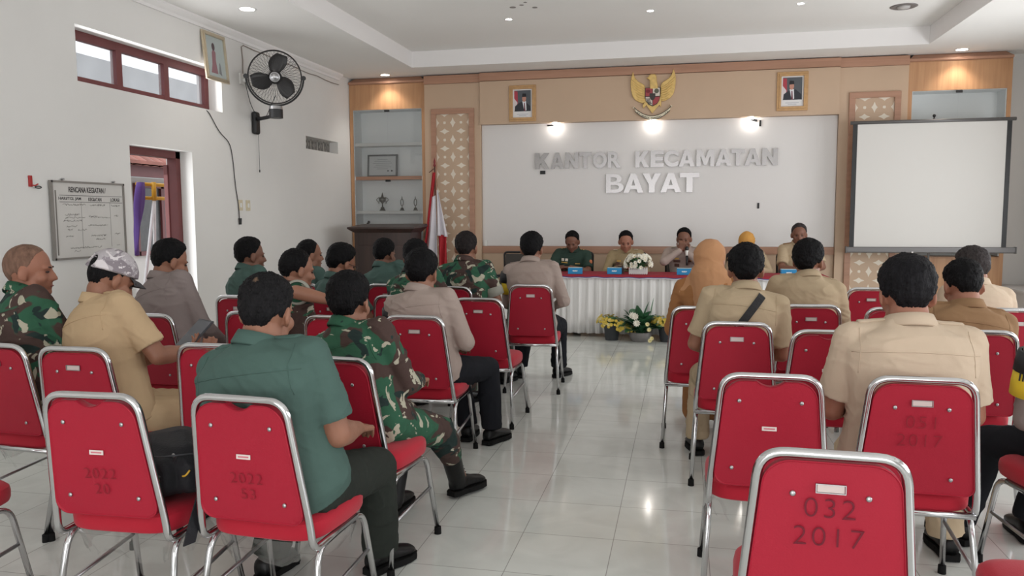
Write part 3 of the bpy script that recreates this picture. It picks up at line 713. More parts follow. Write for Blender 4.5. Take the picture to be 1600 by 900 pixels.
# three spot lamps tucked under the header
for i, x in enumerate((-1.775, -.43, .86)):
    t = thing('spot_lamp', ['left', 'middle', 'right'][i]+' of three small glowing spot lamps at the top of the white board', 'lamp', (x, HY+.035, 2.745))
    MB().lathe([(.001, -.03), (.03, -.028), (.036, -.012), (.038, 0), (.001, 0)], (0, 0, 0), 18).build('bulb', LAMPE, t, True)
    l = bpy.data.lights.new('spot_lamp_glow', 'POINT'); l.energy = .8; l.color = (1, .95, .88); l.shadow_soft_size = .03
    o = bpy.data.objects.new('spot_lamp_glow', l); COL.objects.link(o); o.parent = t; o.location = (0, -.01, -.07)

# ---------------------------------------------------------------- the eagle emblem
def emblem():
    t = thing('eagle_emblem', 'gilded eagle emblem with a shield and ribbon above the white board', 'emblem', (-.43, HY-.004, 2.745))
    cx, cz = 490, 780
    P = lambda pts: [((x-cx)*.00105, (cz-y)*.00105) for x, y in pts]
    GOLD = mat('gilding', (222, 188, 118), .4, .3, var=.12, vscale=25, bump=.3, bscale=40)
    X = (1, 0, 0); Z = (0, 0, 1)
    wing = [(395, 560), (365, 575), (320, 560), (270, 530), (232, 480), (212, 400), (205, 300), (215, 230), (236, 165), (246, 200), (262, 245), (300, 290), (350, 320), (385, 345), (395, 380)]
    for sgn in (1, -1):
        w = [(x if sgn == 1 else 985-x, y-(18 if sgn == -1 else 0)) for x, y in wing]
        mb = MB(); mb.prism(P(w), .03, X, Z, (0, -.0, 0)); o = mb.build('wing', GOLD, t, bevel=.008)
        mb = MB()
        for q in range(7):
            f = q/7; a = Vector((395-f*10, 385+q*24, 0)); b_ = Vector((218+q*13, 260+q*42, 0)); 
            pts = [a, a*.5+b_*.5+Vector((0, 18, 0)), b_]
            mb.tube([(p[0], -.033, p[1]) for p in P([(v.x if sgn == 1 else 985-v.x, v.y) for v in pts])], .006, 5)
        mb.build('feather', GOLD, o)
    MB().prism(P([(455, 400), (450, 290), (430, 268), (408, 258), (435, 240), (445, 220), (470, 208), (520, 212), (535, 235), (540, 300), (552, 345), (560, 400)]), .05, X, Z, (0, 0, 0)).build('head', GOLD, t, bevel=.01)
    MB().prism(P([(395, 380), (585, 380), (600, 560), (598, 630), (575, 600), (540, 640), (485, 705), (440, 640), (410, 600), (372, 640), (362, 600), (385, 560)]), .03, X, Z, (0, 0, 0)).build('body', GOLD, t, bevel=.006)
    sh = [(392, 380), (588, 380), (588, 490), (575, 545), (545, 590), (490, 616), (435, 590), (402, 545), (392, 490)]
    MB().prism(P(sh), .045, X, Z, (0, 0, 0)).build('shield_rim', mat('shield_black', (48, 40, 40), .5), t)
    RD = mat('shield_red', (166, 66, 72), .5); WH = mat('shield_white', (222, 212, 200), .5); DK = mat('shield_dark', (58, 52, 50), .5)
    for pts, m in (([(400, 387), (487, 387), (487, 488), (400, 488)], RD), ([(493, 387), (580, 387), (580, 488), (493, 488)], WH), ([(400, 498), (487, 498), (487, 606), (440, 584), (410, 545)], WH), ([(493, 498), (580, 498), (570, 545), (542, 584), (493, 606)], RD)):
        MB().prism(P(pts), .048, X, Z, (0, 0, 0)).build('shield_quarter', m, t)
    MB().prism(P([(452, 455), (525, 455), (525, 500), (510, 530), (489, 545), (465, 530), (452, 500)]), .053, X, Z, (0, 0, 0)).build('shield_centre', DK, t)
    cir = lambda a, b_, r, q=1: [(a+r*math.cos(z), b_+q*r*math.sin(z)) for z in [2*math.pi*j/14 for j in range(14)]]
    MB().prism(P(cir(540, 425, 30)), .051, X, Z, (0, 0, 0)).build('tree', mat('shield_olive', (96, 98, 82), .5), t)
    MB().prism(P(cir(432, 425, 28, .8)), .051, X, Z, (0, 0, 0)).build('bull_head', mat('bull_dark_red', (120, 30, 40), .5), t)
    mb = MB()
    for q in range(3): mb.tube([(p[0], -.05, p[1]) for p in P([(415+16*q, 515), (428+16*q, 560), (452+12*q, 590)])], .004, 5)
    mb.build('grain_ears', DK, t)
    # ribbon
    arc = []
    for q in range(15):
        f = q/14; x = 255+ (725-255)*f; y = 625+ (1-(2*f-1)**2)*112; arc.append((x, y))
    top = arc; bot = [(x+(490-x)*.05, y+48) for x, y in arc[::-1]]
    MB().prism(P([(232, 632), (262, 612)]+top+[(712, 600), (742, 622), (712, 640)]+bot+[(275, 665), (262, 640)]), .034, X, Z, (0, 0, 0)).build('ribbon', mat('ribbon_cream', (236, 226, 200), .5), t)
    mb = MB()
    for A in (top, bot): mb.tube([(p[0], -.036, p[1]) for p in P(A)], .004, 5)
    word = 'BHINNEKA TUNGGAL IKA'
    for i, ch in enumerate(word):
        if ch == ' ': continue
        f = .09+.82*i/(len(word)-1); x = 255+470*f; y = 625+(1-(2*f-1)**2)*112+38; p = P([(x, y)])[0]; ang = math.atan2((2*f-1)*4*112/470*.8, 1)*.9
        add_text(mb, ch, (p[0], -.036, p[1]), (math.cos(ang), 0, math.sin(ang)), (-math.sin(ang), 0, math.cos(ang)), height=.02, extrude=.001, offset=.01, size=1)
    mb.build('motto', mat('ribbon_black', (40, 34, 34), .6), t)
emblem()
# ================================================================ banquet chairs
def back_y(z): return -.205-(z-.45)*.155
HC_ = .905
def make_chair(kind):
    """kind 'plate': slot with a steel plate and a straight rear rail; 'notch': hand notch at the top, sticker in the middle"""
    t = thing('banquet_chair', 'red banquet chair', 'chair')
    wt, wb = .162, .205
    # back frame tube
    zt = HC_-.0125
    pts = []
    half = [(wb, .10, .395), (wb, -.185, .395), (wb-.004, back_y(.47), .47), (wt, back_y(zt), zt)]
    if kind == 'notch': half[1] = (wb, -.20, .392)
    path = round_path(half+[(-x, y, z) for x, y, z in half[::-1]], [.07 if kind == 'notch' else .04, .07, .062, .062, .07, .07 if kind == 'notch' else .04], 7)
    MB().tube(path, .0125, 10).build('back_frame', CHROME, t, True)
    # backrest panel
    z0, z1 = (.475, zt-.016); n = 7
    def hw(z): return wb+(wt-wb)*(z-.45)/(zt-.45)-.012
    cr = .062; cb = .05 if kind == 'notch' else .03
    out = []
    for (sx, top) in ((1, 1), (-1, 1), (-1, 0), (1, 0)):
        r = cr if top else cb; zc = z1-r if top else z0+r
        for k in range(n+1):
            a = math.radians(90*k/n+{(1, 1): 0, (-1, 1): 90, (-1, 0): 180, (1, 0): 270}[(sx, top)])
            z = zc+r*math.sin(a); x = sx*(hw(z)-r)+r*math.cos(a); out.append((x, z))
        if kind == 'notch' and (sx, top) == (1, 1):
            for k in range(9): q = -1+2*k/8; out.append((-q*.048, z1-.020*(1-q*q)))
    c = (sum(p[0] for p in out)/len(out), sum(p[1] for p in out)/len(out))
    rings = []
    for dy, sc in ((-.010, .975), (-.014, .99), (-.012, 1), (.012, 1), (.024, .985), (.032, .93), (.034, .8)):
        rings.append([(c[0]+(x-c[0])*sc, back_y(z)+dy, c[1]+(z-c[1])*sc) for x, z in out])
    MB().loft(rings).build('backrest', REDV, t, 'auto')
    for (x, z) in ((-.085, z1-.085), (.085, z1-.085), (-.11, z0+.06), (.11, z0+.06)) if kind == 'plate' else ((-.105, z1-.075), (.105, z1-.075), (-.125, z0+.07), (.125, z0+.07)):
        MB().ell((x, back_y(z)-.013, z), (.0075, .004, .0075), 10, 6).build('screw', STEEL, t, True)
    if kind == 'plate':
        z = z1-.066; mb = MB(); mb.box((0, back_y(z)-.0145, z), (.062, .003, .019)); mb.build('label_plate', mat('pale_plate', (206, 190, 186), .4), t, bevel=.002)
        mb = MB()
        for s in (-1, 1): mb.box((0, back_y(z)-.016, z+s*.0105), (.068, .004, .002)); mb.box((s*.033, back_y(z)-.016, z), (.002, .004, .022))
        mb.build('plate_rim', STEEL, t)
        MB().cyl((-wb, -.19, .397), (wb, -.19, .397), .0125, seg=10).build('rear_rail', CHROME, t, True)
    else:
        z = z1-.175; MB().box((0, back_y(z)-.0145, z), (.05, .0015, .015)).build('sticker', mat('paper_sticker', (226, 214, 210), .6), t)
        mb = MB(); mb.box((0, back_y(z)-.0155, z), (.038, .0008, .005)); mb.build('sticker_print', mat('sticker_pink', (206, 120, 130), .6), t)
    # seat
    rings = []
    for z, s in ((.402, .93), (.408, .975), (.42, .995), (.445, 1), (.462, .985), (.474, .93), (.482, .8), (.486, .5), (.487, .1)):
        ring = []
        for k in range(40):
            a = 2*math.pi*k/40; e = .42; ca, sa = math.cos(a), math.sin(a)
            x = math.copysign(abs(ca)**e, ca); y = math.copysign(abs(sa)**e, sa)
            w = .215 if y > 0 else .205+.01*(1+y)
            ring.append((x*w*s, .015+y*.205*s, z))
        rings.append(ring)
    MB().loft(rings).build('seat', REDF, t, 'auto')
    # legs: two inverted U frames
    for sx in (-1, 1):
        top = .388; xs = sx*.20; xf = sx*.222
        rear = round_path([(xs, .0, top), (xs, -.16, top-.004), (xf, -.238, .02)], .06); front = round_path([(xs, .0, top), (xs, .165, top), (xf, .238, .02)], .06)
        for pth in (rear, front):
            o = MB().tube(pth, .0112, 10).build('leg', CHROME, t, True)
            e = Vector(pth[-1]); MB().lathe([(.012, 0), (.0165, 0), (.0155, .034), (.012, .036)], (e.x, e.y, 0), 12).build('rubber_foot', RUBBER, o)
        MB().cyl((sx*.209, -.197, .20), (sx*.209, .197, .235), .0075, seg=8).build('stretcher', STEEL, t, True)
    MB().cyl((-.20, .10, .388), (.20, .10, .388), .009, seg=8).build('cross_bar', CHROME, t, True)
    return t
def plastic(t, seed, low=.31):
    """clear film left hanging round the seat underside"""
    r = random.Random(seed); rings = []
    n = 60
    for i in range(7):
        z = .402-(.402-low)*i/6; ring = []
        for k in range(n):
            a = 2*math.pi*k/n; e = .5; ca, sa = math.cos(a), math.sin(a)
            x = math.copysign(abs(ca)**e, ca)*.212; y = math.copysign(abs(sa)**e, sa)*.20
            q = noise.noise(Vector((ca*5+seed, sa*5, z*14)))*.05*(i/6)
            ring.append((x*(1-.15*i/6+q*2), .015+y*(1-.15*i/6+q*2), z+noise.noise(Vector((ca*3, sa*3+seed, 2)))*.06*(i/6)))
        rings.append(ring)
    MB().loft(rings, cap=False).build('plastic_wrap', film_mat(), t, True)
def marker(t, lines, z0, h, tone=(96, 20, 36)):
    mb = MB()
    for i, s in enumerate(lines):
        z = z0-i*h*1.5; Y = Vector((0, -.155, 1)).normalized()
        add_text(mb, s, (0, back_y(z)-.0165, z), (1, 0, 0), Y, height=h, extrude=.0004, offset=-.018, size=1, spacing=1.15)
    mb.build('marker_writing', mat('faded_marker_%d' % tone[0], tone, .8), t)
proto = {'plate': make_chair('plate'), 'notch': make_chair('notch')}
used = set()
def chair(kind, top, cw, label, film=None, write=None, low=.31):
    """top = world position of the middle of the top tube, cw = clockwise turn in degrees"""
    t = proto[kind] if kind not in used else copy_tree(proto[kind])
    a = -math.radians(cw); off = Matrix.Rotation(a, 3, 'Z') @ Vector((0, -back_y(HC_-.0125), 0))
    first = kind not in used; used.add(kind)
    t.location = (top[0]+off.x, top[1]+off.y, 0); t.rotation_euler = (0, 0, a)
    tag(t, label, 'chair', 'red banquet chairs in the audience')
    return t, film, write, low, first
CH_LIST = []
def C_(name, *a, **k): CH_LIST.append((name, chair(*a, **k)))
# placed chairs: kind, middle of the top tube, turn, label
C_('back_left_edge','plate',(-2.640,1.980),0,'red chair cut by the lower left corner, only seat and leg showing')
C_('C2','plate',(-3.004,2.951),4,'red chair under the shaven-headed soldier at the left edge',film=1)
C_('C3','notch',(-1.846,2.161),-2,'front row red chair with a black backpack on its seat',film=2,write=(["2022","20"],.61,.036))
C_('C4','notch',(-1.352,2.210),3,'front row red chair used by the big man in plain green',film=3,write=(["2022","53"],.61,.036))
C_('C5','plate',(-2.573,2.925),-1,'red chair used by the man in the camouflage cap')
C_('C6','notch',(-2.026,3.113),0,'red chair half hidden to the left of the big man in green')
C_('C7','plate',(-3.040,4.034),0,'red chair used by the man in grey near the left wall')
C_('C8','plate',(-3.083,5.078),0,'red chair used by the man in plain green near the left wall')
C_('C9','plate',(-2.478,4.225),0,'red chair directly before the big man in green, mostly hidden by his head')
C_('C11','plate',(-1.924,4.139),0,'red chair before the young soldier, with a bare arm resting on it')
C_('C10','plate',(-1.360,2.912),6,'red chair used by the young soldier with crossed legs')
C_('C12','plate',(-1.470,4.218),-1,'red chair used by the taupe-shirted officer directly beyond the young soldier')
C_('hid1','plate',(-3.130,6.100),0,'red chair of the balding man in profile near the left wall')
C_('hid2','plate',(-2.400,5.140),0,'red chair of the man with glasses, behind the soldier with bare arm')
C_('C13a','plate',(-2.377,6.152),0,'red chair of the man in plain green before the lectern, its rim just showing')
C_('C13b','plate',(-1.959,5.264),0,'red chair rim just left of the seated officer with yellow armband, used by a soldier')
C_('C14','plate',(-1.792,6.006),0,'red chair used by the soldier sitting below the flag')
C_('C15','plate',(-1.351,5.189),2,'empty red chair beside the aisle, left of the officer nearest the table')
C_('C16','plate',(-1.197,6.277),-4,'red chair used by the officer nearest the table')
C_('R1','plate',(0.111,4.937),0,'red chair used by the woman in the tan headscarf')
C_('R2','plate',(0.282,4.255),1,'red chair used by the man with a black bag strap')
C_('R3','plate',(0.781,5.158),-3,'red chair used by the khaki man nearest the table on the right')
C_('R4','plate',(1.395,6.404),0,'empty red chair under the left part of the projection screen')
C_('R5','plate',(1.248,5.064),0,'red chair mostly hidden behind the head and shoulder of the big khaki man')
C_('R6','notch',(0.694,4.023),-2,'empty red chair between the bag strap man and the big khaki man',film=4)
C_('R7','notch',(0.308,2.874),1,'empty red chair in the second row on the right, behind the bag strap man',film=5)
C_('R8','plate',(0.351,1.951),3,'largest red chair marked 032 2017 at the bottom right',film=None,write=(["032","2017"],.735,.05))
C_('R9','plate',(0.810,2.913),2,'red chair used by the big khaki man on the right',write=(["051","2017"],.72,.045))
C_('R10','plate',(1.389,4.148),0,'red chair used by the man in the brown shirt on the right')
C_('R11','plate',(1.929,5.148),0,'red chair used by the grey-haired man at the right edge')
C_('R13','plate',(1.557,3.110),-12,'red chair cut by the right edge, used by the person with a yellow armband')
C_('R12','plate',(1.030,1.965),0,'red chair seat cut by the lower right corner')
for _n, (t, film, write, low, first) in CH_LIST:
    if film: plastic(t, film, low)
    if write: marker(t, *write, tone=(106, 16, 36) if '032' in write[0] else (140, 20, 38))
# ================================================================ people
def remeshed(mb, name, m, parent, voxel, smooth=3, fold=None, loc=None):
    """one continuous surface grown from overlapping pieces"""
    me = mb.mesh(name+'_raw'); o = bpy.data.objects.new('tmp', me); COL.objects.link(o)
    r = o.modifiers.new('r', 'REMESH'); r.mode = 'VOXEL'; r.voxel_size = voxel; r.use_smooth_shade = True
    if smooth: s = o.modifiers.new('s', 'SMOOTH'); s.factor = .5; s.iterations = smooth
    dg = bpy.context.evaluated_depsgraph_get(); dg.update()
    me2 = bpy.data.meshes.new_from_object(o.evaluated_get(dg)); COL.objects.unlink(o); bpy.data.objects.remove(o); bpy.data.meshes.remove(me)
    if fold:
        n = len(me2.vertices); co = np.empty(n*3, np.float32); no = np.empty(n*3, np.float32)
        me2.vertices.foreach_get('co', co); me2.vertices.foreach_get('normal', no); co = co.reshape(-1, 3); no = no.reshape(-1, 3)
        d = fold(co, no); co = co+no*d[:, None]; me2.vertices.foreach_set('co', co.ravel()); me2.update()
    me2.polygons.foreach_set('use_smooth', [True]*len(me2.polygons)); me2.materials.clear(); me2.materials.append(m); me2.name = name
    o = bpy.data.objects.new(name, me2); COL.objects.link(o); o.parent = parent
    return o
def folds(seed, amp=.004, fx=9, fz=16, ridge=True):
    def f(co, no):
        out = np.empty(len(co), np.float32); nn = noise.noise
        for i, c in enumerate(co):
            p = Vector((c[0]*fx+seed*3.1+c[2]*3, c[1]*fx-seed, c[2]*fz+c[0]*4))
            w = noise.noise(p*.35)*1.2
            q = noise.noise(p+Vector((w, w, w))); g = noise.noise(Vector((c[0]*5+seed, c[1]*5, c[2]*5)))
            out[i] = amp*((max(0, 1-abs(q)*4.2))**1.3*(.35+max(0, g)*1.6))+amp*.9*g-amp*.3
        return out
    return f
def ik(S, W, l1, l2, hint):
    S = Vector(S); W = Vector(W); d = W-S; L_ = d.length; mx = (l1+l2)*.995
    if L_ > mx: W = S+d*(mx/L_); d = W-S; L_ = mx
    u = d/L_; a = (l1*l1-l2*l2+L_*L_)/(2*L_); h = math.sqrt(max(l1*l1-a*a, 0)); hv = Vector(hint); hv = hv-u*hv.dot(u); hv.normalize()
    return S+u*a+hv*h, W
def hand_mb(mb, W, f, n, side, curl=.5, s=1.0, spread=.0):
    """W wrist, f along the palm, n palm normal (fingers curl towards it), side +1/-1 thumb side along f x n"""
    W = Vector(W); f = Vector(f).normalized(); n = Vector(n); n = (n-f*n.dot(f)).normalized(); t = f.cross(n)*side
    K = [W+f*.085*s+t*(.030-.020*i)*s for i in range(4)]
    for i in range(4): mb.cap(W+f*.012*s+t*(.016-.011*i)*s, K[i], .0135*s, .0115*s, 10)
    for i, (ln, r) in enumerate(((.068, .0088), (.076, .009), (.070, .0086), (.056, .0078))):
        p = K[i]; ang = 0; tv = t*(spread*(1.5-i)*.3)
        for seg, fr in enumerate((.45, .32, .25)):
            ang += curl*(1.0, 1.1, .8)[seg]*(1+.08*(i-1)); d = (f*math.cos(ang)+n*math.sin(ang)+tv).normalized()
            q = p+d*ln*fr*s; mb.cap(p, q, (r-.0006*seg)*s, (r-.0006*(seg+1))*s, 8); p = q
    a = W+f*.022*s+t*.022*s; b = a+(f*.55+t*.75+n*.35).normalized()*.036*s; c = b+(f*.8+t*.35+n*(.3+.5*curl)).normalized()*.030*s; d = c+(f*.85+t*(-.1)+n*(.3+.8*curl)).normalized()*.024*s
    mb.cap(a, b, .014*s, .011*s, 8); mb.cap(b, c, .0105*s, .0095*s, 8); mb.cap(c, d, .0095*s, .0078*s, 8)
def rot_head(yaw, pitch, roll):
    """yaw + = to the person's right, pitch + = looking down"""
    return Matrix.Rotation(-yaw, 3, 'Z') @ Matrix.Rotation(-pitch, 3, 'X') @ Matrix.Rotation(roll, 3, 'Y')
SKINS = {'mid': (146, 102, 82), 'dark': (122, 84, 68), 'light': (182, 136, 114), 'red': (158, 108, 88)}
def skin(k): return mat('skin_'+k, SKINS[k], .5, var=.06, vscale=14, bump=.05, bscale=120, spec=.35)
def hair_mat(name, c=(15, 14, 16), whorl=None, wc=(112, 88, 76), size=.035):
    if name in MATS: return MATS[name]
    m = mat(name, c, .62, var=.35, vscale=50, bump=.9, bscale=130, stretch=(1, 1, .3), spec=.14)
    if whorl:
        N = m.node_tree.nodes; L = m.node_tree.links; b = bsdf(m); tc = N.new('ShaderNodeTexCoord')
        vm = N.new('ShaderNodeVectorMath'); vm.operation = 'DISTANCE'; L.new(tc.outputs['Object'], vm.inputs[0]); vm.inputs[1].default_value = whorl
        nz = N.new('ShaderNodeTexNoise'); nz.inputs['Scale'].default_value = 60; L.new(tc.outputs['Object'], nz.inputs[0])
        ad = N.new('ShaderNodeMath'); ad.operation = 'MULTIPLY_ADD'; L.new(nz.outputs[0], ad.inputs[0]); ad.inputs[1].default_value = .05; L.new(vm.outputs['Value'], ad.inputs[2])
        mr = N.new('ShaderNodeMapRange'); mr.inputs[1].default_value = size*.9; mr.inputs[2].default_value = size*1.8; mr.inputs[3].default_value = .75; mr.inputs[4].default_value = 0; L.new(ad.outputs[0], mr.inputs[0])
        src = b.inputs['Base Color'].links[0].from_socket; mx = N.new('ShaderNodeMix'); mx.data_type = 'RGBA'; L.new(mr.outputs[0], mx.inputs[0]); L.new(src, mx.inputs[6]); mx.inputs[7].default_value = lin(wc); L.new(mx.outputs[2], b.inputs['Base Color'])
    return m
def interp(x, xs, ys):
    return float(np.interp(x, xs, ys))
def star(center, fn, name, m, parent, R, nu=110, nv=84):
    """closed star-shaped shell round the head: fn(dir) -> radius"""
    rings = []
    for i in range(nv+1):
        t = math.pi*i/nv; st = max(math.sin(t), 1e-3); ring = []
        for j in range(nu):
            a = 2*math.pi*j/nu; d = Vector((st*math.cos(a), st*math.sin(a), -math.cos(t))); ring.append(R @ (d*fn(d)))
        rings.append(ring)
    return MB().loft(rings).build(name, m, parent, True, loc=center)
def ell_r(d, r): return 1/math.sqrt((d.x/r[0])**2+(d.y/r[1])**2+(d.z/r[2])**2)
CR = (.0775, .097, .094)   # cranium
def sstep(x): x = min(1, max(0, x)); return x*x*(3-2*x)
def hair(parent, Hc, R, style, m, hs=1.0, seed=0):
    top, side, zb = style['top'], style['side'], style.get('nape', -.080)
    fy = style.get('front', .072)
    def fn(d):
        r = ell_r(d, (CR[0], CR[1], CR[2] if d.z > 0 else .120)); p = d*r; y = p.y; z = p.z+noise.noise(Vector((d.x*18+seed, d.y*18, d.z*3)))*.005+noise.noise(Vector((d.x*60, d.y*60, seed)))*.004; r *= 1-.04*sstep((-.02-p.z)/.05)*(1 if p.y < 0 else 0)   # relative to the cranium centre
        zl = interp(y, [-.10, -.05, -.025, -.005, .012, .03, .05, .08], [zb, zb-.004, -.078, -.042, -.03, -.005, fy-.045, fy-.012])
        if y < -.01: zl += .040*sstep((abs(p.x)-.036)/.034)*sstep((-.005-y)/.03)
        mk = sstep((z-zl)/.012)
        th = side*(.15+.85*sstep((z-zl)/.05))+(top-side)*sstep((z-.0)/.06)
        n = noise.noise(Vector((d.x*16+seed, d.y*16, d.z*9)))*.0028+noise.noise(Vector((d.x*5, d.y*5+seed, d.z*5)))*.004
        n += noise.noise(Vector((d.x*34+seed, d.y*34, d.z*12)))*.0035+max(0, noise.noise(Vector((d.x*55, d.y*55+seed, d.z*20))))*.003
        if style.get('spiky'): n += abs(noise.noise(Vector((d.x*24, d.y*24+seed, d.z*4))))*.009*sstep(z/.07)
        if style.get('receding') and y > .01: th *= 1-sstep((y-.01)/.05)*.7
        return (r+(th+n*min(1, th/.008))*mk-.014*(1-mk))*hs
    return star(Hc+R @ Vector((0, -.012, .03))*hs, fn, 'hair', m, parent, R)
def person(label, pos, face, crown, yaw=0, pitch=0, roll=0, bulk=1.0, belly=0, skin_='mid', shirt=None, shirt_name='shirt', trousers=None, sleeve='short', hairstyle=None, hairm=None,
           armL=None, armR=None, legL=None, legR=None, voxel=.008, cap=None, hijab=None, armband=None, epaulette=None, shoes='shoe', slouch=.03, seed=1, head=1.06, twist=0, width=1.0, collar=True, legs=True, seat=.555, extra=None, fold_amp=.0065, shoe_m=None, boots=False, cuff=None, skirt=None, lower=True):
    face = math.radians(face); Rp = Matrix.Rotation(-face, 3, 'Z'); Ri = Rp.transposed()
    t = thing('person', label, 'person', (pos[0], pos[1], 0), -face)
    cr = Ri @ (Vector(crown)-Vector((pos[0], pos[1], 0)))
    Rh = rot_head(math.radians(yaw)-face, math.radians(pitch), math.radians(roll)); upv = Rh @ Vector((0, 0, 1)); hs = head
    ht = (hairstyle['top']*.9+.004) if hairstyle else .002
    if cap: ht = .016
    Hc = cr-upv*(.124+ht)*hs-Rh @ Vector((0, -.012, 0))*hs
    hip = Vector((0, 0, seat))
    mixu = (upv*.4+Vector((0, 0, 1))*.6).normalized()
    Nb = Hc-mixu*.106*hs-Vector((0, .028, 0))-Rh @ Vector((0, .012, 0))
    d = (Nb-hip).normalized(); tw = math.radians(twist); rt = Vector((math.cos(tw), -math.sin(tw), 0)); rt = (rt-d*rt.dot(d)).normalized(); fwd = d.cross(rt)*-1
    if fwd.y < 0: fwd = -fwd
    ctl = (hip+Nb)/2-Vector((0, slouch*2, 0))
    SP = lambda s: hip*(1-s)**2+ctl*2*s*(1-s)+Nb*s*s if s <= 1 else Nb+(Nb-ctl).normalized()*(s-1)*.5
    W = width*bulk
    J = {}
    for sx in (-1, 1): J[sx] = Nb-d*.055+rt*sx*.178*width*(.6+.4*bulk)-fwd*.004
    s_m = skin(skin_)
    # ---- body: one continuous skin surface
    b = MB(); hc = lambda *p: Hc+Rh @ (Vector(p)*hs)
    b.ell(hc(0, -.012, .03), tuple(x*hs for x in CR), 24, 16, Rh)
    b.ell(hc(0, .026, -.034), (.060*hs, .064*hs, .082*hs), 20, 14, Rh)
    b.ell(hc(0, .064, -.094), (.024*hs, .022*hs, .022*hs), 12, 8, Rh)
    for sx in (-1, 1):
        b.ell(hc(sx*.044, .012, -.068), (.022*hs, .036*hs, .028*hs), 12, 8, Rh)
        b.ell(hc(sx*.044, .052, -.03), (.022*hs, .028*hs, .026*hs), 12, 8, Rh)
        ER = Rh @ Matrix.Rotation(sx*.35, 3, 'Z') @ Matrix.Rotation(-.15, 3, 'X')
        b.ell(hc(sx*.083, -.010, -.006), (.0085*hs, .021*hs, .033*hs), 12, 10, ER); b.ell(hc(sx*.077, -.004, -.032), (.009*hs, .012*hs, .012*hs), 8, 6, ER)
    b.ell(hc(0, .074, .016), (.052*hs, .018*hs, .011*hs), 14, 8, Rh)
    b.cap(hc(0, .086, .004), hc(0, .102, -.034), .008*hs, .0125*hs, 10)
    for sx in (-1, 1): b.ell(hc(sx*.012, .092, -.037), (.008*hs, .010*hs, .007*hs), 8, 6, Rh)
    b.ell(hc(0, .080, -.064), (.025*hs, .010*hs, .0055*hs), 10, 6, Rh); b.ell(hc(0, .079, -.073), (.021*hs, .010*hs, .006*hs), 10, 6, Rh)
    nr = .056*(.5+.5*bulk)*hs
    b.cap(hc(0, -.022, -.05), Nb+d*.0, nr, nr*1.12, 18); b.ell(hc(0, -.05, -.055), (nr*.9, .035, .045), 14, 10, Rh)
    for sx in (-1, 1): b.cap(Nb+rt*sx*.03-d*.01, J[sx]+d*.0, .045, .040, 12)
    def ring(c, a, bb, r_, f_, e=.8, n=28): return [c+r_*math.copysign(abs(math.cos(q))**e, math.cos(q))*a+f_*math.copysign(abs(math.sin(q))**e, math.sin(q))*bb for q in [2*math.pi*k/n for k in range(n)]]
    X = Vector((1, 0, 0)); Y = Vector((0, 1, 0))
    def torso(mb, k, rows):
        rr = []
        for s, a, bb, fo in rows:
            r_ = (X*(1-min(s, 1))+rt*min(max(s, 0), 1)).normalized(); dd = (SP(s+.02)-SP(s-.02)).normalized(); r_ = (r_-dd*r_.dot(dd)).normalized(); f_ = dd.cross(r_); f_ = f_ if f_.y > 0 else -f_
            rr.append(ring(SP(s)+f_*fo, a*W*k, bb*(.4+.6*bulk)*k, r_, f_))
        mb.loft(rr)
    torso(b, .86, [(-.08, .12, .09, 0), (.0, .16, .11, 0), (.3, .15, .11, .01+belly), (.6, .165, .11, .01), (.85, .165, .095, 0), (.95, .12, .07, 0)])
    # arms
    arms = {}
    for sx, sp in ((-1, armL), (1, armR)):
        sp = sp or {}
        w_ = Ri @ (Vector(sp['ww'])-Vector((pos[0], pos[1], 0))) if 'ww' in sp else Vector(sp.get('w', (sx*.10, .27, .66))); hint = sp.get('h', (sx*.55, -.45, -.6))
        E_, w_ = ik(J[sx], w_, .285, .245, hint); arms[sx] = (J[sx], E_, w_, sp)
        ab = .5+.5*bulk
        b.cap(J[sx], E_, .050*ab, .040*ab, 14); b.cap(E_, E_+(w_-E_)*.35, .041*ab, .041*ab, 14); b.cap(E_+(w_-E_)*.3, w_, .041*ab, .0265, 14)
        fd = Vector(sp['f']) if 'f' in sp else (w_-E_); hand_mb(b, w_, fd, sp.get('n', (-sx*.2, 0, -1)), sx, sp.get('c', .35), hs)
    # legs
    L_ = {}
    if legs:
        for sx, sp in ((-1, legL), (1, legR)):
            sp = sp or {}
            hp = Vector((sx*.088*(.5+.5*bulk), .04, seat-.02)); a = Ri @ (Vector(sp['aw'])-Vector((pos[0], pos[1], 0))) if 'aw' in sp else Vector(sp.get('a', (sx*.14, .44, .09)))
            Kn, a = ik(hp, a, .41, .40, sp.get('h', (sx*.12, .8, 1))); L_[sx] = (hp, Kn, a, sp)
            b.cap(hp, Kn, .062, .048, 12); b.cap(Kn, a, .045, .034, 12)
    o_body = remeshed(b, 'body', s_m, t, voxel, 2)
    # ---- eyes, brows, lips
    for sx in (-1, 1):
        MB().ell(hc(sx*.030, .0785, -.002), (.0125*hs, .0085*hs, .0055*hs), 10, 8, Rh).build('eye', mat('eye_dark', (52, 40, 38), .3), t, True)
        MB().tube([hc(sx*(.016+.008*k), .0915-.0028*k*k*.8, .0165+.0035*math.sin(k*1.0)) for k in range(4)], [.0022, .0034, .003, .0014], 6).build('eyebrow', mat('brow', (34, 28, 28), .8), t, True)
    MB().ell(hc(0, .0875, -.0685), (.0225*hs, .0048*hs, .0034*hs), 12, 6, Rh).build('mouth', mat('lips', (128, 70, 66), .5), t, True)
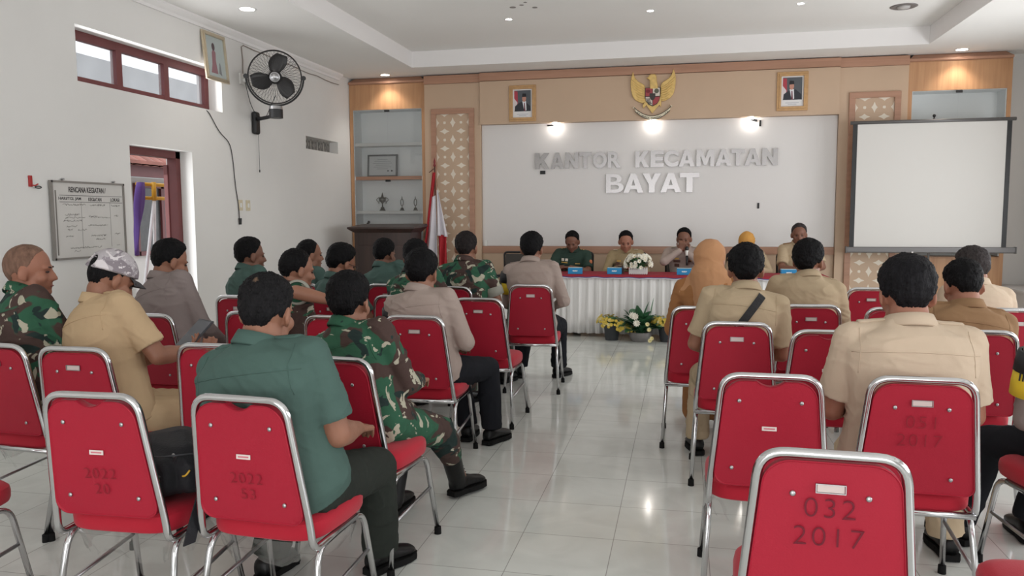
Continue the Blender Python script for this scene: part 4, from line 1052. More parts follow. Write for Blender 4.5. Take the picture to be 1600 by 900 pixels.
    # ---- shirt
    if shirt:
        sm = MB(); bl = belly
        torso(sm, 1.0, [(-.16, .165, .125, .01), (-.05, .180, .135, .01), (.15, .168, .132, .012+bl*.6), (.32, .160, .130, .014+bl), (.5, .170, .128, .014+bl*.5), (.68, .186, .126, .01), (.82, .190, .115, .004), (.92, .155, .095, 0), (.98, .10, .078, 0), (1.04, .068, .064, 0)])
        for sx in (-1, 1):
            S, E_, w_, sp = arms[sx]; ab = .55+.45*bulk
            sm.cap(Nb+rt*sx*.045-d*.030, S+d*.008, .058, .056*ab, 16); sm.cap(SP(.72)+rt*sx*.09*W, S-d*.03, .085, .062*ab, 16)
            if sleeve == 'short' and not sp.get('long'):
                q = S+(E_-S)*.80; sm.cap(S, S+(E_-S)*.5, .062*ab, .063*ab, 16)
                ax = (E_-S).normalized(); u = ax.orthogonal().normalized(); v = ax.cross(u)
                sm.loft([[S+(E_-S)*f+(u*math.cos(z)+v*math.sin(z))*r*ab for z in [2*math.pi*k/20 for k in range(20)]] for f, r in ((.3, .060), (.55, .063), (.80, .066))])
            else:
                sm.cap(S, E_, .061*ab, .053*ab, 16); sm.cap(E_, w_-(w_-E_)*.08, .053*ab, .040, 16)
        o_sh = remeshed(sm, shirt_name, shirt, t, voxel*1.05, 4, folds(seed, fold_amp))
        bvh = BVHTree.FromObject(o_sh, bpy.context.evaluated_depsgraph_get()) if False else BVHTree.FromPolygons([v.co for v in o_sh.data.vertices], [p.vertices for p in o_sh.data.polygons])
        def drop(p, di=None):
            di = di or -d; h = bvh.ray_cast(Vector(p)-di*.25, di); return h[0] if h[0] is not None else Vector(p)
        if collar:
            cm = MB(); na = (hc(0, -.025, -.06)-Nb).normalized(); u = (rt-na*rt.dot(na)).normalized(); v = na.cross(u); v = v if v.y > 0 else -v
            prof = [(1.17, -.016), (1.14, .030), (1.24, .030), (1.44, -.012), (1.40, -.020), (1.20, .014)]; rings = []
            for r_, z_ in prof + prof[:1]:
                rings.append([Nb+na*(z_+.010-.012*math.sin(q))+(u*math.cos(q)*(1.06 if r_ > 1.3 else 1)+v*math.sin(q))*nr*r_ for q in [2*math.pi*k/32 for k in range(32)]])
            cm.loft(rings, cap=False).build('collar', shirt, t, True)
        if epaulette:
            for sx in (-1, 1):
                rr = []
                for k in range(8):
                    f = k/7; c = Nb+rt*sx*(.072+(.085*width+.02)*f)-d*.02; w2 = .017+.006*f
                    row = [drop(c+fwd*q)+d*.004 for q in (-w2, 0, w2)]; rr.append([row[0]-d*.006, row[0]+d*.002, row[1]+d*.004, row[2]+d*.002, row[2]-d*.006, row[1]-d*.006])
                MB().loft(rr).build('epaulette', epaulette, t, True)
        if voxel < .0078 and not hijab:
            mb = MB()
            for s0, e0 in ((.84, 0),):
                pts = []
                for k in range(25):
                    x = -1+2*k/24; pp = SP(s0)+rt*x*.17*W-d*.012*x*x; h = bvh.ray_cast(pp-fwd*.4, fwd)
                    if h[0] is not None: pts.append(h[0]-fwd*.0008)
                if len(pts) > 4: mb.tube(pts, .0016, 5)
            for sx in (-1, 1):
                S, E_, w_, sp = arms[sx]; pts = []
                for k in range(15):
                    f = k/14; pp = S+d*.05-d*.16*f-rt*sx*(.018-.012*f); h = bvh.ray_cast(pp-fwd*.4, fwd)
                    if h[0] is not None: pts.append(h[0]-fwd*.0008)
                if len(pts) > 4: mb.tube(pts, .0016, 5)
            if mb.v: mb.build('seam', shirt, t, True)
        if cuff:
            for sx in (-1, 1):
                S, E_, w_, sp = arms[sx]; ab = .55+.45*bulk; ax = (E_-S).normalized(); u = ax.orthogonal().normalized(); v = ax.cross(u)
                MB().loft([[S+(E_-S)*f+(u*math.cos(z)+v*math.sin(z))*r*ab for z in [2*math.pi*k/24 for k in range(24)]] for f, r in ((.60, .060), (.61, .070), (.72, .074), (.86, .073), (.87, .060))], cap=False).build('rolled_cuff', cuff, t, True)
        if armband:
            sx = armband; S, E_, w_, sp = arms[sx]; ab = .5+.5*bulk; ax = (E_-S).normalized(); u = (fwd-ax*fwd.dot(ax)).normalized(); v = ax.cross(u)
            for nm, mm, f0, f1, e0, e1 in (('armband', mat('armband_yellow', (226, 196, 48), .6), .30, .66, .008, .010), ('armband_edge', mat('armband_black', (30, 30, 34), .6), .04, .32, .004, .011)):
                rings = []
                for f, e in ((f0, e0-.012), (f0, e0), ((f0+f1)/2, (e0+e1)/2+.002), (f1, e1), (f1, e1-.014)):
                    rings.append([S+(E_-S)*f+(u*math.cos(z)+v*math.sin(z))*(.068*ab+e) for z in [2*math.pi*k/28 for k in range(28)]])
                ob = MB().loft(rings, cap=False).build(nm, mm, t, True)
            if armband: 
                om = MB(); outd = rt*sx; outd = (outd-ax*outd.dot(ax)).normalized(); c = S+(E_-S)*.47+(outd*.75-fwd*.66).normalized()*(.068*ab+.013)
                zz = (outd*.75-fwd*.66).normalized(); xx = (-ax).cross(zz).normalized()
                add_text(om, 'INS', c+ax*.0, xx if xx.dot(rt) > 0 else xx, -ax, height=.034, extrude=.001, offset=.01, size=1)
                om.build('armband_text', mat('armband_black', (30, 30, 34), .6), t)
    # ---- trousers or skirt
    if legs and trousers:
        tm = MB(); torso(tm, 1.0, [(-.2, .15, .10, .02), (-.08, .168, .118, .016), (.02, .166, .118, .012), (.10, .14, .10, .012)])
        for sx in (-1, 1):
            hp, Kn, a, sp = L_[sx]; bb = .45+.55*bulk
            tm.cap(hp, hp+(Kn-hp)*.5, .098*bb, .086*bb, 18); tm.cap(hp+(Kn-hp)*.4, Kn, .087*bb, .074*bb, 18)
            if skirt: tm.cap(Kn, a, .085, .085, 18)
            else:
                e = a+(Kn-a)*(.42 if boots else .02); tm.cap(Kn, Kn+(e-Kn)*.5, .073*bb, .068*bb, 16); ax = (e-Kn).normalized(); u = ax.orthogonal().normalized(); v = ax.cross(u)
                tm.loft([[Kn+(e-Kn)*f+(u*math.cos(z)+v*math.sin(z))*r*bb for z in [2*math.pi*k/20 for k in range(20)]] for f, r in ((.25, .069), (.6, .068), (1, .066 if not boots else .058))])
        if skirt: tm.cap((L_[-1][0]+L_[1][0])/2, (L_[-1][1]+L_[1][1])/2, .1, .1, 18); tm.cap((L_[-1][1]+L_[1][1])/2, (L_[-1][2]+L_[1][2])/2+Vector((0, 0, .06)), .1, .12, 18)
        remeshed(tm, 'skirt' if skirt else 'trousers', trousers, t, voxel*1.25, 3, folds(seed+5, fold_amp*1.2, 10, 12))
    # ---- shoes
    if legs:
        SM = shoe_m or mat('shoe_leather', (11, 11, 12), .42, spec=.3, bump=.05, bscale=60)
        for sx in (-1, 1):
            hp, Kn, a, sp = L_[sx]; ang = sp.get('toe', sx*12); Rf = Matrix.Rotation(-math.radians(ang), 3, 'Z'); tip = math.radians(sp.get('tilt', 0)); Rf = Rf @ Matrix.Rotation(tip, 3, 'X')
            F = lambda x, y, z: a+Rf @ Vector((x, y, z-.085))
            rows = [(-.066, .026, .080), (-.052, .036, .10), (-.01, .040, .112), (.04, .042, .095), (.09, .047, .076), (.135, .048, .066), (.165, .038, .056), (.180, .020, .042)]
            mb = MB(); rr = []
            for y, w, h in rows: rr.append([F(w*math.cos(q), y, .022+(h-.022)*.5+(h-.022)*.5*math.sin(q)) for q in [2*math.pi*k/18 for k in range(18)]])
            mb.loft(rr)
            if boots: mb.cap(F(0, -.018, .06), a+(Kn-a)*.48, .046, .052, 16); 
            sh = mb.build('boot' if boots else 'shoe', SM, t, True) if not boots else remeshed(mb, 'boot', SM, t, .009, 2)
            out = [(.028, -.075), (.040, -.05), (.039, .02), (.049, .08), (.051, .125), (.043, .165), (.024, .187)]; out = out+[(-x, y) for x, y in out[::-1]]
            lo = [F(x, y, 0) for x, y in out]; hi = [F(x*.97, y, .026) for x, y in out]
            MB().loft([lo, hi]).build('sole', RUBBER, sh)
            if boots:
                lm = MB(); up_ = (Kn-a).normalized()
                for k in range(5): q = F(0, .034, .085)+up_*.026*k; s_ = Rf @ Vector((1, 0, 0)); lm.tube([q-s_*.022-Rf @ Vector((0, .006, 0)), q+Rf @ Vector((0, .004, 0)), q+s_*.022-Rf @ Vector((0, .006, -.01))], .0028, 5)
                lm.build('laces', mat('bootlace', (40, 40, 40), .7), sh)
    # ---- hair, cap, headscarf
    if hairstyle: hair(t, Hc, Rh, hairstyle, hairm or hair_mat('black_hair'), hs, seed)
    if cap:
        def fn(q):
            r = ell_r(q, (CR[0]+.004, CR[1]+.004, CR[2]+.004)); p = q*r; zl = -.004-.01*(p.y/.1)*-1; mk = sstep((p.z-zl)/.008)
            hole = 1-sstep((math.hypot(p.x/.034, (p.z-.018)/.030)-1)/.12) if p.y < 0 else 0
            return (r+(.014*(1-hole)-.002*hole)*mk-.02*(1-mk))*hs
        c_o = star(Hc+Rh @ Vector((0, -.012, .03))*hs, fn, 'cap', cap, t, Rh, 120, 90)
        vis = []
        for k in range(2):
            for e in (0,): pass
        mb = MB(); rows = []
        for k in range(9):
            x = -.066+.132*k/8; y0 = .085*math.sqrt(max(0, 1-(x/.085)**2)); y1 = y0+.070*math.sqrt(max(0, 1-(x/.070)**2)); rows.append([hc(x, y0-.01, .038), hc(x, (y0+y1)/2, .036-x*x*2), hc(x, y1, .022-x*x*3), hc(x, y1, .018-x*x*3), hc(x, (y0+y1)/2, .032-x*x*2), hc(x, y0-.01, .034)])
        mb.loft(rows).build('visor', mat('cap_visor', (60, 58, 60), .8), c_o.parent and t, True)
        MB().tube([hc(.036*math.cos(q), -.098-.012*(1-abs(math.cos(q))), .042+.03*math.sin(q)) for q in [math.pi*k/12 for k in range(13)]], .003, 6).build('cap_opening_edge', cap, t, True)
    if hijab:
        hm = MB(); c0 = hc(0, -.016, .026)
        hm.ell(c0, (.094*hs, .108*hs, .110*hs), 24, 16, Rh)
        if hijab[1] == 'back':
            hm.cap(hc(0, -.03, -.02), Nb-d*.02-fwd*.02, .092, .115, 20); 
            for sx in (-1, 1): hm.cap(Nb-d*.0+rt*sx*.03, J[sx]-d*.045-rt*sx*.02, .098, .066, 16)
            hm.cap(Nb-fwd*.04, SP(.66)-fwd*.055, .12, .09, 16); hm.cap(Nb+fwd*.03, SP(.7)+fwd*.08, .1, .09, 16)
        else:
            hm.cap(hc(0, -.03, -.05), Nb-fwd*.01, .085, .10, 18)
            for sx in (-1, 1): hm.cap(Nb+rt*sx*.03, J[sx]-d*.03, .09, .07, 16)
        o = remeshed(hm, 'headscarf', hijab[0], t, .009, 4, folds(seed+9, .006, 12, 14))
    if extra: extra(dict(t=t, Hc=Hc, Rh=Rh, hc=hc, Nb=Nb, d=d, rt=rt, fwd=fwd, J=J, arms=arms, SP=SP, W=W, drop=drop if shirt else None, hs=hs, legs=L_, bvh=bvh if shirt else None, bulk=bulk))
    return t
HS = {'short': dict(top=.016, side=.006), 'full': dict(top=.024, side=.014, nape=-.088), 'crop': dict(top=.008, side=.003), 'spiky': dict(top=.022, side=.012, spiky=1, nape=-.088), 'shaved': dict(top=.0018, side=.0014, front=.08), 'thin': dict(top=.009, side=.007, receding=1, front=.086), 'front': dict(top=.014, side=.006, front=.090)}
def glasses(c):
    hc = c['hc']; mb = MB()
    for sx in (-1, 1):
        mb.tube([hc(sx*.031+.022*math.cos(q), .098, -.004+.016*math.sin(q)) for q in [2*math.pi*k/14 for k in range(14)]], .0018, 5, True)
        mb.tube([hc(sx*.053, .096, 0), hc(sx*.078, .06, 0), hc(sx*.084, -.01, .004)], .002, 5)
    mb.build('eyeglasses', BLACK, c['t'], True)
def on_shirt(c, p, di):
    h = c['bvh'].ray_cast(Vector(p)-Vector(di)*.4, Vector(di)); return h[0] if h[0] is not None else Vector(p)
def strap(c):
    rows = []; J, SP, rt, fwd, d = c['J'], c['SP'], c['rt'], c['fwd'], c['d']
    a = c['Nb']+rt*.085-d*.015; b = SP(.30)-rt*.10; pts = []
    for k in range(22):
        f = k/21; p = a*(1-f)+b*f; q = on_shirt(c, p, fwd) ; pts.append((q-fwd*.004, (b-a).normalized()))
    top = on_shirt(c, c['Nb']+rt*.085+fwd*.02, -d)+d*.004; pts = [(top+fwd*.05-d*.02, (b-a).normalized()), (top, (b-a).normalized())]+pts
    rr = []
    for q, ax in pts:
        s = ax.cross(fwd).normalized()*.021; rr.append([q-s, q+s, q+s-fwd*.005, q-s-fwd*.005])
    MB().loft(rr).build('bag_strap', mat('black_webbing', (34, 34, 36), .8, bump=.3, bscale=200), c['t'])
    q, ax = pts[13]; s = ax.cross(fwd).normalized(); mb = MB()
    for o in (-.012, .012):
        e = q+ax*o-fwd*.007; mb.tube([e-s*.024, e+s*.024], .0025, 5)
    for o in (-1, 1): mb.tube([q-ax*.012+s*.024*o-fwd*.007, q+ax*.012+s*.024*o-fwd*.007], .0025, 5)
    mb.build('strap_buckle', STEEL, c['t'])
def patch(c, mb, x, z, w, h, dz=.003, mi=0, ell=False):
    """small cloth badge laid on the front of the shirt"""
    rt, fwd, d = c['rt'], c['fwd'], c['d']; nu, nv = 5, 4; rows = []
    for i in range(nv+1):
        row = []
        for j in range(nu+1):
            u = (j/nu-.5)*w; v = (i/nv-.5)*h
            p = c['Nb']+rt*(x+u)-d*(z-v); q = on_shirt(c, p, -fwd); row.append(q+fwd*dz)
        rows.append(row)
    vs = [p for r in rows for p in r]; fs = []
    for i in range(nv):
        for j in range(nu): a = i*(nu+1)+j; fs.append((a, a+1, a+nu+2, a+nu+1))
    mb.add(vs, fs, mi)
def badges(c):
    GD = mat('gold_badge', (210, 170, 90), .4, .4); WH = mat('white_badge', (220, 214, 200), .6); BK = mat('black_badge', (26, 28, 28), .7); OR = mat('orange_patch', (196, 120, 80), .7)
    t = c['t']; d = c['d']
    m = MB(); patch(c, m, -.085, .16, .09, .018); patch(c, m, .085, .20, .10, .03); m.build('name_tape', BK, t)
    m = MB(); patch(c, m, .06, .12, .035, .035); patch(c, m, .11, .12, .035, .035); m.build('medal', WH, t)
    m = MB(); patch(c, m, .085, .155, .08, .014, .004); patch(c, m, -.085, .16, .06, .009, .004); m.build('badge', GD, t)
    for sx in (-1, 1):
        m = MB(); ctr = c['Nb']+c['rt']*sx*.13; 
        for k in range(2):
            p = c['drop'](ctr+c['rt']*sx*.03*k-c['rt']*sx*.02+c['fwd']*.02)+d*.006; m.box(p, (.014, .05, .006))
        m.build('shoulder_bar', GD, t)
    S, E_, w_, sp = c['arms'][-1]; ax = (E_-S).normalized()
    p = S+ax*.10; di = -(c['fwd']*.8-c['rt']*.6).normalized(); q = on_shirt(c, p, di); m = MB(); m.ell(q, (.022, .022, .03), 12, 8); m.build('sleeve_patch', OR, t, True)
def badges2(c):
    t = c['t']; GD = mat('gold_badge', (210, 170, 90), .4, .4); BK = mat('dark_badge', (86, 56, 48), .7); WH = mat('pale_badge', (206, 196, 170), .6)
    m = MB(); patch(c, m, -.085, .15, .08, .02); patch(c, m, .085, .15, .085, .03); patch(c, m, .085, .20, .06, .04); m.build('name_tape', BK, t)
    m = MB(); patch(c, m, .085, .118, .05, .02, .004); patch(c, m, -.085, .118, .03, .02, .004); m.build('badge', GD, t)
    for sx in (-1, 1):
        p = c['drop'](c['Nb']+c['rt']*sx*.13+c['fwd']*.02)+c['d']*.005; MB().box(p, (.05, .05, .006)).build('shoulder_bar', WH, t)
GREEN = mat('plain_green_cloth', (74, 97, 91), .85, var=.05, vscale=9, bump=.5, bscale=11, spec=.2)
GREEND = mat('army_green_cloth', (48, 66, 58), .85, var=.05, vscale=9, bump=.2, bscale=16, spec=.2)
CUFF = mat('olive_grey_cuff', (150, 150, 140), .85, bump=.4, bscale=14, spec=.2)
KHAKI = mat('khaki_cloth', (175, 156, 129), .85, var=.04, vscale=7, bump=.55, bscale=9, spec=.2)
KHAKIP = mat('pale_khaki_cloth', (194, 175, 154), .85, var=.04, vscale=7, bump=.55, bscale=9, spec=.2)
KHAKIT = mat('tan_khaki_cloth', (186, 160, 127), .85, var=.04, vscale=7, bump=.55, bscale=9, spec=.2)
KHAKIB = mat('brown_khaki_cloth', (140, 109, 80), .85, var=.04, vscale=7, bump=.55, bscale=9, spec=.2)
BROWNC = mat('ginger_brown_cloth', (150, 104, 66), .85, var=.04, vscale=7, bump=.55, bscale=9, spec=.2)
TAUPE = mat('taupe_uniform_cloth', (166, 150, 142), .85, var=.04, vscale=7, bump=.55, bscale=9, spec=.2)
GREYC = mat('grey_uniform_cloth', (140, 128, 126), .85, var=.04, vscale=7, bump=.55, bscale=9, spec=.2)
CAMO = mat_camo('woodland_camouflage')
CAMO2 = mat_camo('woodland_camouflage_second', off=(3, 5, 2)); CAMO3 = mat_camo('woodland_camouflage_third', off=(7, 1, 4), sc=.9)
CAPC = mat_camo('pale_cap_camouflage', (178, 172, 176), (136, 128, 134), (150, 142, 148), (214, 208, 210), 2.0)
BLACKT = mat('black_trouser_cloth', (30, 31, 36), .9, bump=.5, bscale=9, spec=.15)
OLIVET = mat('dark_olive_trouser_cloth', (42, 46, 42), .85, bump=.5, bscale=8, spec=.2)
PALET = mat('pale_khaki_trousers', (196, 176, 148), .85, bump=.5, bscale=8, spec=.2)
HAIR = hair_mat('black_hair'); HAIRG = hair_mat('greying_hair', (58, 53, 53)); HAIRS = hair_mat('shaved_stubble', (122, 94, 80)); HAIRD = hair_mat('dark_brown_hair', (38, 33, 33))
HAIRW = hair_mat('black_hair_with_crown_whorl', (24, 23, 25), (.012, -.062, .088), (150, 122, 100), .022); HAIRB = hair_mat('black_hair_thin_at_crown', (24, 23, 26), (.030, -.075, .075), (140, 112, 100), .018)
person('heavy-set man in plain green short-sleeved shirt seen from behind, in front at left', (-1.338, 2.454), 12, (-1.413, 2.524, 1.269), yaw=4, pitch=8, bulk=1.28, belly=0.01, width=1.06, skin_='mid', shirt=GREEN, trousers=OLIVET, hairstyle=HS['short'], hairm=HAIRW, epaulette=GREEN, legR=dict(aw=(-1.20, 2.98, .09), toe=14), legL=dict(aw=(-1.62, 2.83, .09), toe=-8), armR=dict(w=(.12, .27, .68), h=(.42, -.4, -.8)), armL=dict(h=(-.5,-.3,-.8)), voxel=0.0065, seed=3, head=1.04)
person('young soldier in camouflage with crossed legs and a black boot, hair cut full', (-1.332, 3.255), 14, (-1.460, 3.305, 1.222), yaw=4, pitch=4, roll=-3, bulk=1.0, skin_='mid', shirt=CAMO, trousers=CAMO2, sleeve='long', hairstyle=HS['full'], hairm=HAIR, boots=True, legR=dict(aw=(-1.12, 3.90, .10), toe=12, h=(.1,.6,1)), legL=dict(a=(-.10, .30, .10)), voxel=0.0065, seed=4, armR=dict(w=(.03, .32, .68), h=(.5,-.4,-.7)), head=1.02)
person('shaven-headed soldier in camouflage at the left edge', (-2.985, 3.196), 30, (-3.122, 3.286, 1.335), yaw=62, pitch=0, bulk=1.05, skin_='red', shirt=CAMO3, trousers=CAMO3, sleeve='long', hairstyle=HS['shaved'], hairm=HAIRS, boots=True, voxel=0.0075, seed=6)
person('man in tan khaki shirt and pale camouflage cap looking down at a tablet', (-2.578, 3.170), 24, (-2.649, 3.360, 1.297), yaw=30, pitch=26, bulk=1.15, belly=0.015, skin_='mid', shirt=KHAKIT, trousers=KHAKIT, hairstyle=HS['crop'], hairm=HAIR, cap=CAPC, epaulette=KHAKIT, voxel=0.007, seed=7, armR=dict(w=(.08, .36, .80), h=(.6,-.3,-.7), n=(0,.3,1), c=.5), armL=dict(w=(-.10, .36, .78), h=(-.6,-.3,-.7), n=(0,.3,1), c=.5))
person('man in long-sleeved grey uniform near the left wall, before the doorway', (-3.020, 4.279), 24, (-3.117, 4.429, 1.327), yaw=36, pitch=14, bulk=1.25, skin_='mid', shirt=GREYC, trousers=GREYC, sleeve='long', hairstyle=HS['short'], epaulette=GREYC, voxel=0.0075, seed=8)
person('man in plain green shirt against the left wall, looking towards the table', (-3.083, 5.323), 30, (-3.190, 5.433, 1.312), yaw=42, pitch=0, bulk=1.0, skin_='dark', shirt=GREEN, trousers=OLIVET, hairstyle=HS['short'], voxel=0.008, seed=9)
person('soldier in camouflage with rolled sleeve resting his bare arm on the next chair', (-2.338, 4.470), 38, (-2.360, 4.600, 1.263), yaw=42, pitch=8, bulk=1.0, skin_='mid', shirt=CAMO2, trousers=CAMO2, hairstyle=HS['thin'], cuff=CUFF, voxel=0.0075, seed=10, armR=dict(ww=(-1.93, 4.22, .97), h=(.6,-.8,.2), f=(.9,.3,0), n=(0,0,-1)))
person('balding man in profile seen between the rolled-sleeve soldier and the wall', (-3.130, 6.360), 30, (-3.179, 6.390, 1.264), yaw=48, pitch=0, bulk=0.95, skin_='mid', shirt=GREEN, trousers=OLIVET, hairstyle=HS['thin'], voxel=0.0085, seed=11)
person('man in plain green shirt and glasses looking down, left of the lectern', (-2.400, 5.400), 30, (-2.422, 5.460, 1.265), yaw=34, pitch=18, bulk=1.0, skin_='mid', shirt=GREEN, trousers=OLIVET, hairstyle=HS['full'], voxel=0.0085, seed=12, extra=glasses)
person('man in plain green shirt with a hand at his chin, before the lectern', (-2.377, 6.397), 14, (-2.524, 6.507, 1.273), yaw=16, pitch=6, bulk=0.96, skin_='dark', shirt=GREEN, trousers=OLIVET, hairstyle=HS['short'], voxel=0.0085, seed=13, armR=dict(w=(.14, .26, .99), h=(.5,.2,-1), f=(-.3,-.1,1), n=(-.3,-1,0), c=.8))
person('soldier in camouflage partly hidden behind the taupe-shirted officer', (-1.859, 5.509), 14, (-1.947, 5.659, 1.293), yaw=10, pitch=6, bulk=1.0, skin_='dark', shirt=CAMO, trousers=CAMO, sleeve='long', hairstyle=HS['short'], voxel=0.0085, seed=14)
person('officer in taupe shirt and yellow armband seated just beyond the young soldier', (-1.455, 4.463), 10, (-1.524, 4.543, 1.272), yaw=4, pitch=8, bulk=1.08, width=0.98, skin_='mid', shirt=TAUPE, trousers=BLACKT, sleeve='long', hairstyle=HS['full'], armband=-1, voxel=0.0075, seed=15, legR=dict(a=(.20,.44,.09)), legL=dict(a=(.02,.46,.09)))
person('soldier in camouflage with rolled sleeves sitting below the flag', (-1.692, 6.251), 6, (-1.749, 6.341, 1.336), yaw=0, pitch=2, bulk=1.1, skin_='mid', shirt=CAMO3, trousers=CAMO3, hairstyle=HS['short'], hairm=HAIRD, cuff=CUFF, voxel=0.0085, seed=16)
person('officer in taupe shirt and yellow armband nearest the table, beside the aisle', (-1.216, 6.521), 4, (-1.248, 6.611, 1.325), yaw=8, pitch=3, bulk=1.1, skin_='mid', shirt=TAUPE, trousers=BLACKT, sleeve='long', hairstyle=HS['spiky'], armband=-1, epaulette=TAUPE, voxel=0.008, seed=17, legR=dict(aw=(-1.08,7.02,.09),toe=20), legL=dict(aw=(-1.42,6.95,.09),toe=-20), armR=dict(w=(.13,.26,.68),h=(.5,-.3,-.8)))
person('woman in tan headscarf and ginger brown uniform', (0.171, 5.182), 8, (0.173, 5.312, 1.293), yaw=18, pitch=2, bulk=0.86, skin_='light', shirt=BROWNC, trousers=BROWNC, skirt=True, sleeve='long', hijab=(mat('tan_headscarf', (178, 132, 96), .85, bump=.5, bscale=10, spec=.2), 'back'), voxel=0.008, seed=18, collar=False)
person('man in khaki shirt with a black bag strap across his back', (0.286, 4.500), 2, (0.343, 4.590, 1.306), yaw=2, pitch=6, bulk=1.02, skin_='mid', shirt=KHAKI, trousers=KHAKI, hairstyle=HS['full'], voxel=0.007, seed=19, extra=strap, legL=dict(a=(-.20,.40,.09)))
person('man in khaki shirt turning to the right, seated nearest the table', (0.746, 5.402), 4, (0.806, 5.512, 1.305), yaw=26, pitch=2, bulk=1.08, skin_='mid', shirt=KHAKI, trousers=KHAKI, hairstyle=HS['full'], epaulette=KHAKI, voxel=0.008, seed=20)
person('large man in pale khaki short-sleeved shirt seen from behind, front right', (0.819, 3.158), -2, (0.824, 3.248, 1.311), yaw=-2, pitch=12, bulk=1.22, width=1.05, skin_='red', shirt=KHAKIP, trousers=PALET, hairstyle=HS['full'], hairm=HAIRB, epaulette=KHAKIP, voxel=0.0065, seed=21, legR=dict(aw=(1.12,3.60,.09),toe=0), legL=dict(aw=(.80,3.78,.09),toe=-30), armR=dict(w=(.13,.27,.69),h=(.45,-.4,-.8)), armL=dict(w=(-.13,.27,.69),h=(-.45,-.4,-.8)), head=1.08)
person('man in brown shirt behind the large khaki man, head bowed', (1.369, 4.393), -4, (1.413, 4.523, 1.228), yaw=-6, pitch=16, bulk=1.15, skin_='red', shirt=KHAKIB, trousers=KHAKIB, hairstyle=HS['short'], epaulette=KHAKIB, voxel=0.0075, seed=22)
person('grey-haired man in pale shirt at the right edge, face turned left', (1.809, 5.393), -14, (1.787, 5.563, 1.256), yaw=-34, pitch=10, bulk=1.05, skin_='mid', shirt=KHAKIP, trousers=PALET, hairstyle=HS['short'], hairm=HAIRG, voxel=0.008, seed=23)
person('person cut by the right edge in dark clothes with a yellow armband', (1.610, 3.349), -10, (1.495, 3.439, 1.293), yaw=-10, pitch=4, bulk=1.05, skin_='mid', shirt=GREYC, trousers=BLACKT, sleeve='long', hairstyle=HS['short'], armband=-1, voxel=0.008, seed=24, legL=dict(aw=(1.22,3.78,.09)), legR=dict(aw=(1.52,3.85,.09)))
person('army officer in dark green uniform with badges, leftmost at the table, reading', (-1.420, 10.300), 182, (-1.400, 10.160, 1.253), yaw=184, pitch=24, bulk=1.1, width=1.0, skin_='dark', shirt=GREEND, trousers=OLIVET, hairstyle=HS['front'], hairm=HAIR, voxel=0.0085, seed=25, extra=badges, armR=dict(w=(.05,.34,.80),h=(.8,-.2,-.5),n=(0,0,-1),f=(-1,.25,0),c=.3), armL=dict(w=(-.05,.34,.80),h=(-.8,-.2,-.5),n=(0,0,-1),f=(1,.25,0),c=.3))
person('official in khaki uniform behind the white flower arrangement, looking down', (-0.700, 10.300), 180, (-0.708, 10.160, 1.260), yaw=176, pitch=16, bulk=0.95, skin_='red', shirt=mat('mustard_khaki_cloth', (158, 140, 108), .85, bump=.55, bscale=9, spec=.2), trousers=KHAKI, sleeve='long', hairstyle=HS['front'], voxel=0.0085, seed=26, extra=badges2, armR=dict(w=(.05,.34,.80),h=(.8,-.2,-.5),n=(0,0,-1),f=(-1,.25,0),c=.3), armL=dict(w=(-.05,.34,.80),h=(-.8,-.2,-.5),n=(0,0,-1),f=(1,.25,0),c=.3))
person('police officer in taupe uniform speaking into a microphone at the table', (0.020, 10.300), 182, (0.011, 10.180, 1.299), yaw=186, pitch=8, bulk=1.1, skin_='dark', shirt=TAUPE, trousers=BLACKT, sleeve='long', hairstyle=HS['front'], voxel=0.0085, seed=27, extra=badges2, armL=dict(w=(-.02,.22,1.00),h=(-.9,.1,-.6),n=(0,-1,0),f=(.2,.1,.9),c=1.0), armR=dict(w=(.04,.26,1.02),h=(.9,.1,-.6),n=(0,-1,0),f=(-.2,.1,.9),c=1.0))
person('woman in mustard headscarf at the table, half hidden behind the bag strap man', (0.800, 10.300), 180, (0.768, 10.220, 1.235), yaw=182, pitch=12, bulk=0.9, skin_='light', shirt=KHAKI, trousers=KHAKI, skirt=True, sleeve='long', hijab=(mat('mustard_headscarf', (200, 148, 78), .85, bump=.3, bscale=14, spec=.2), 'front'), voxel=0.0085, seed=28, collar=False, armR=dict(w=(.05,.34,.80),h=(.8,-.2,-.5),n=(0,0,-1),f=(-1,.25,0),c=.3), armL=dict(w=(-.05,.34,.80),h=(-.8,-.2,-.5),n=(0,0,-1),f=(1,.25,0),c=.3))
person('grey-haired official in khaki uniform, rightmost at the table', (1.420, 10.300), 180, (1.382, 10.240, 1.351), yaw=184, pitch=4, bulk=1.1, skin_='dark', shirt=KHAKI, trousers=KHAKI, hairstyle=HS['front'], hairm=HAIRG, epaulette=KHAKIB, voxel=0.0085, seed=29, armR=dict(w=(.05,.34,.80),h=(.8,-.2,-.5),n=(0,0,-1),f=(-1,.25,0),c=.3), armL=dict(w=(-.05,.34,.80),h=(-.8,-.2,-.5),n=(0,0,-1),f=(1,.25,0),c=.3))
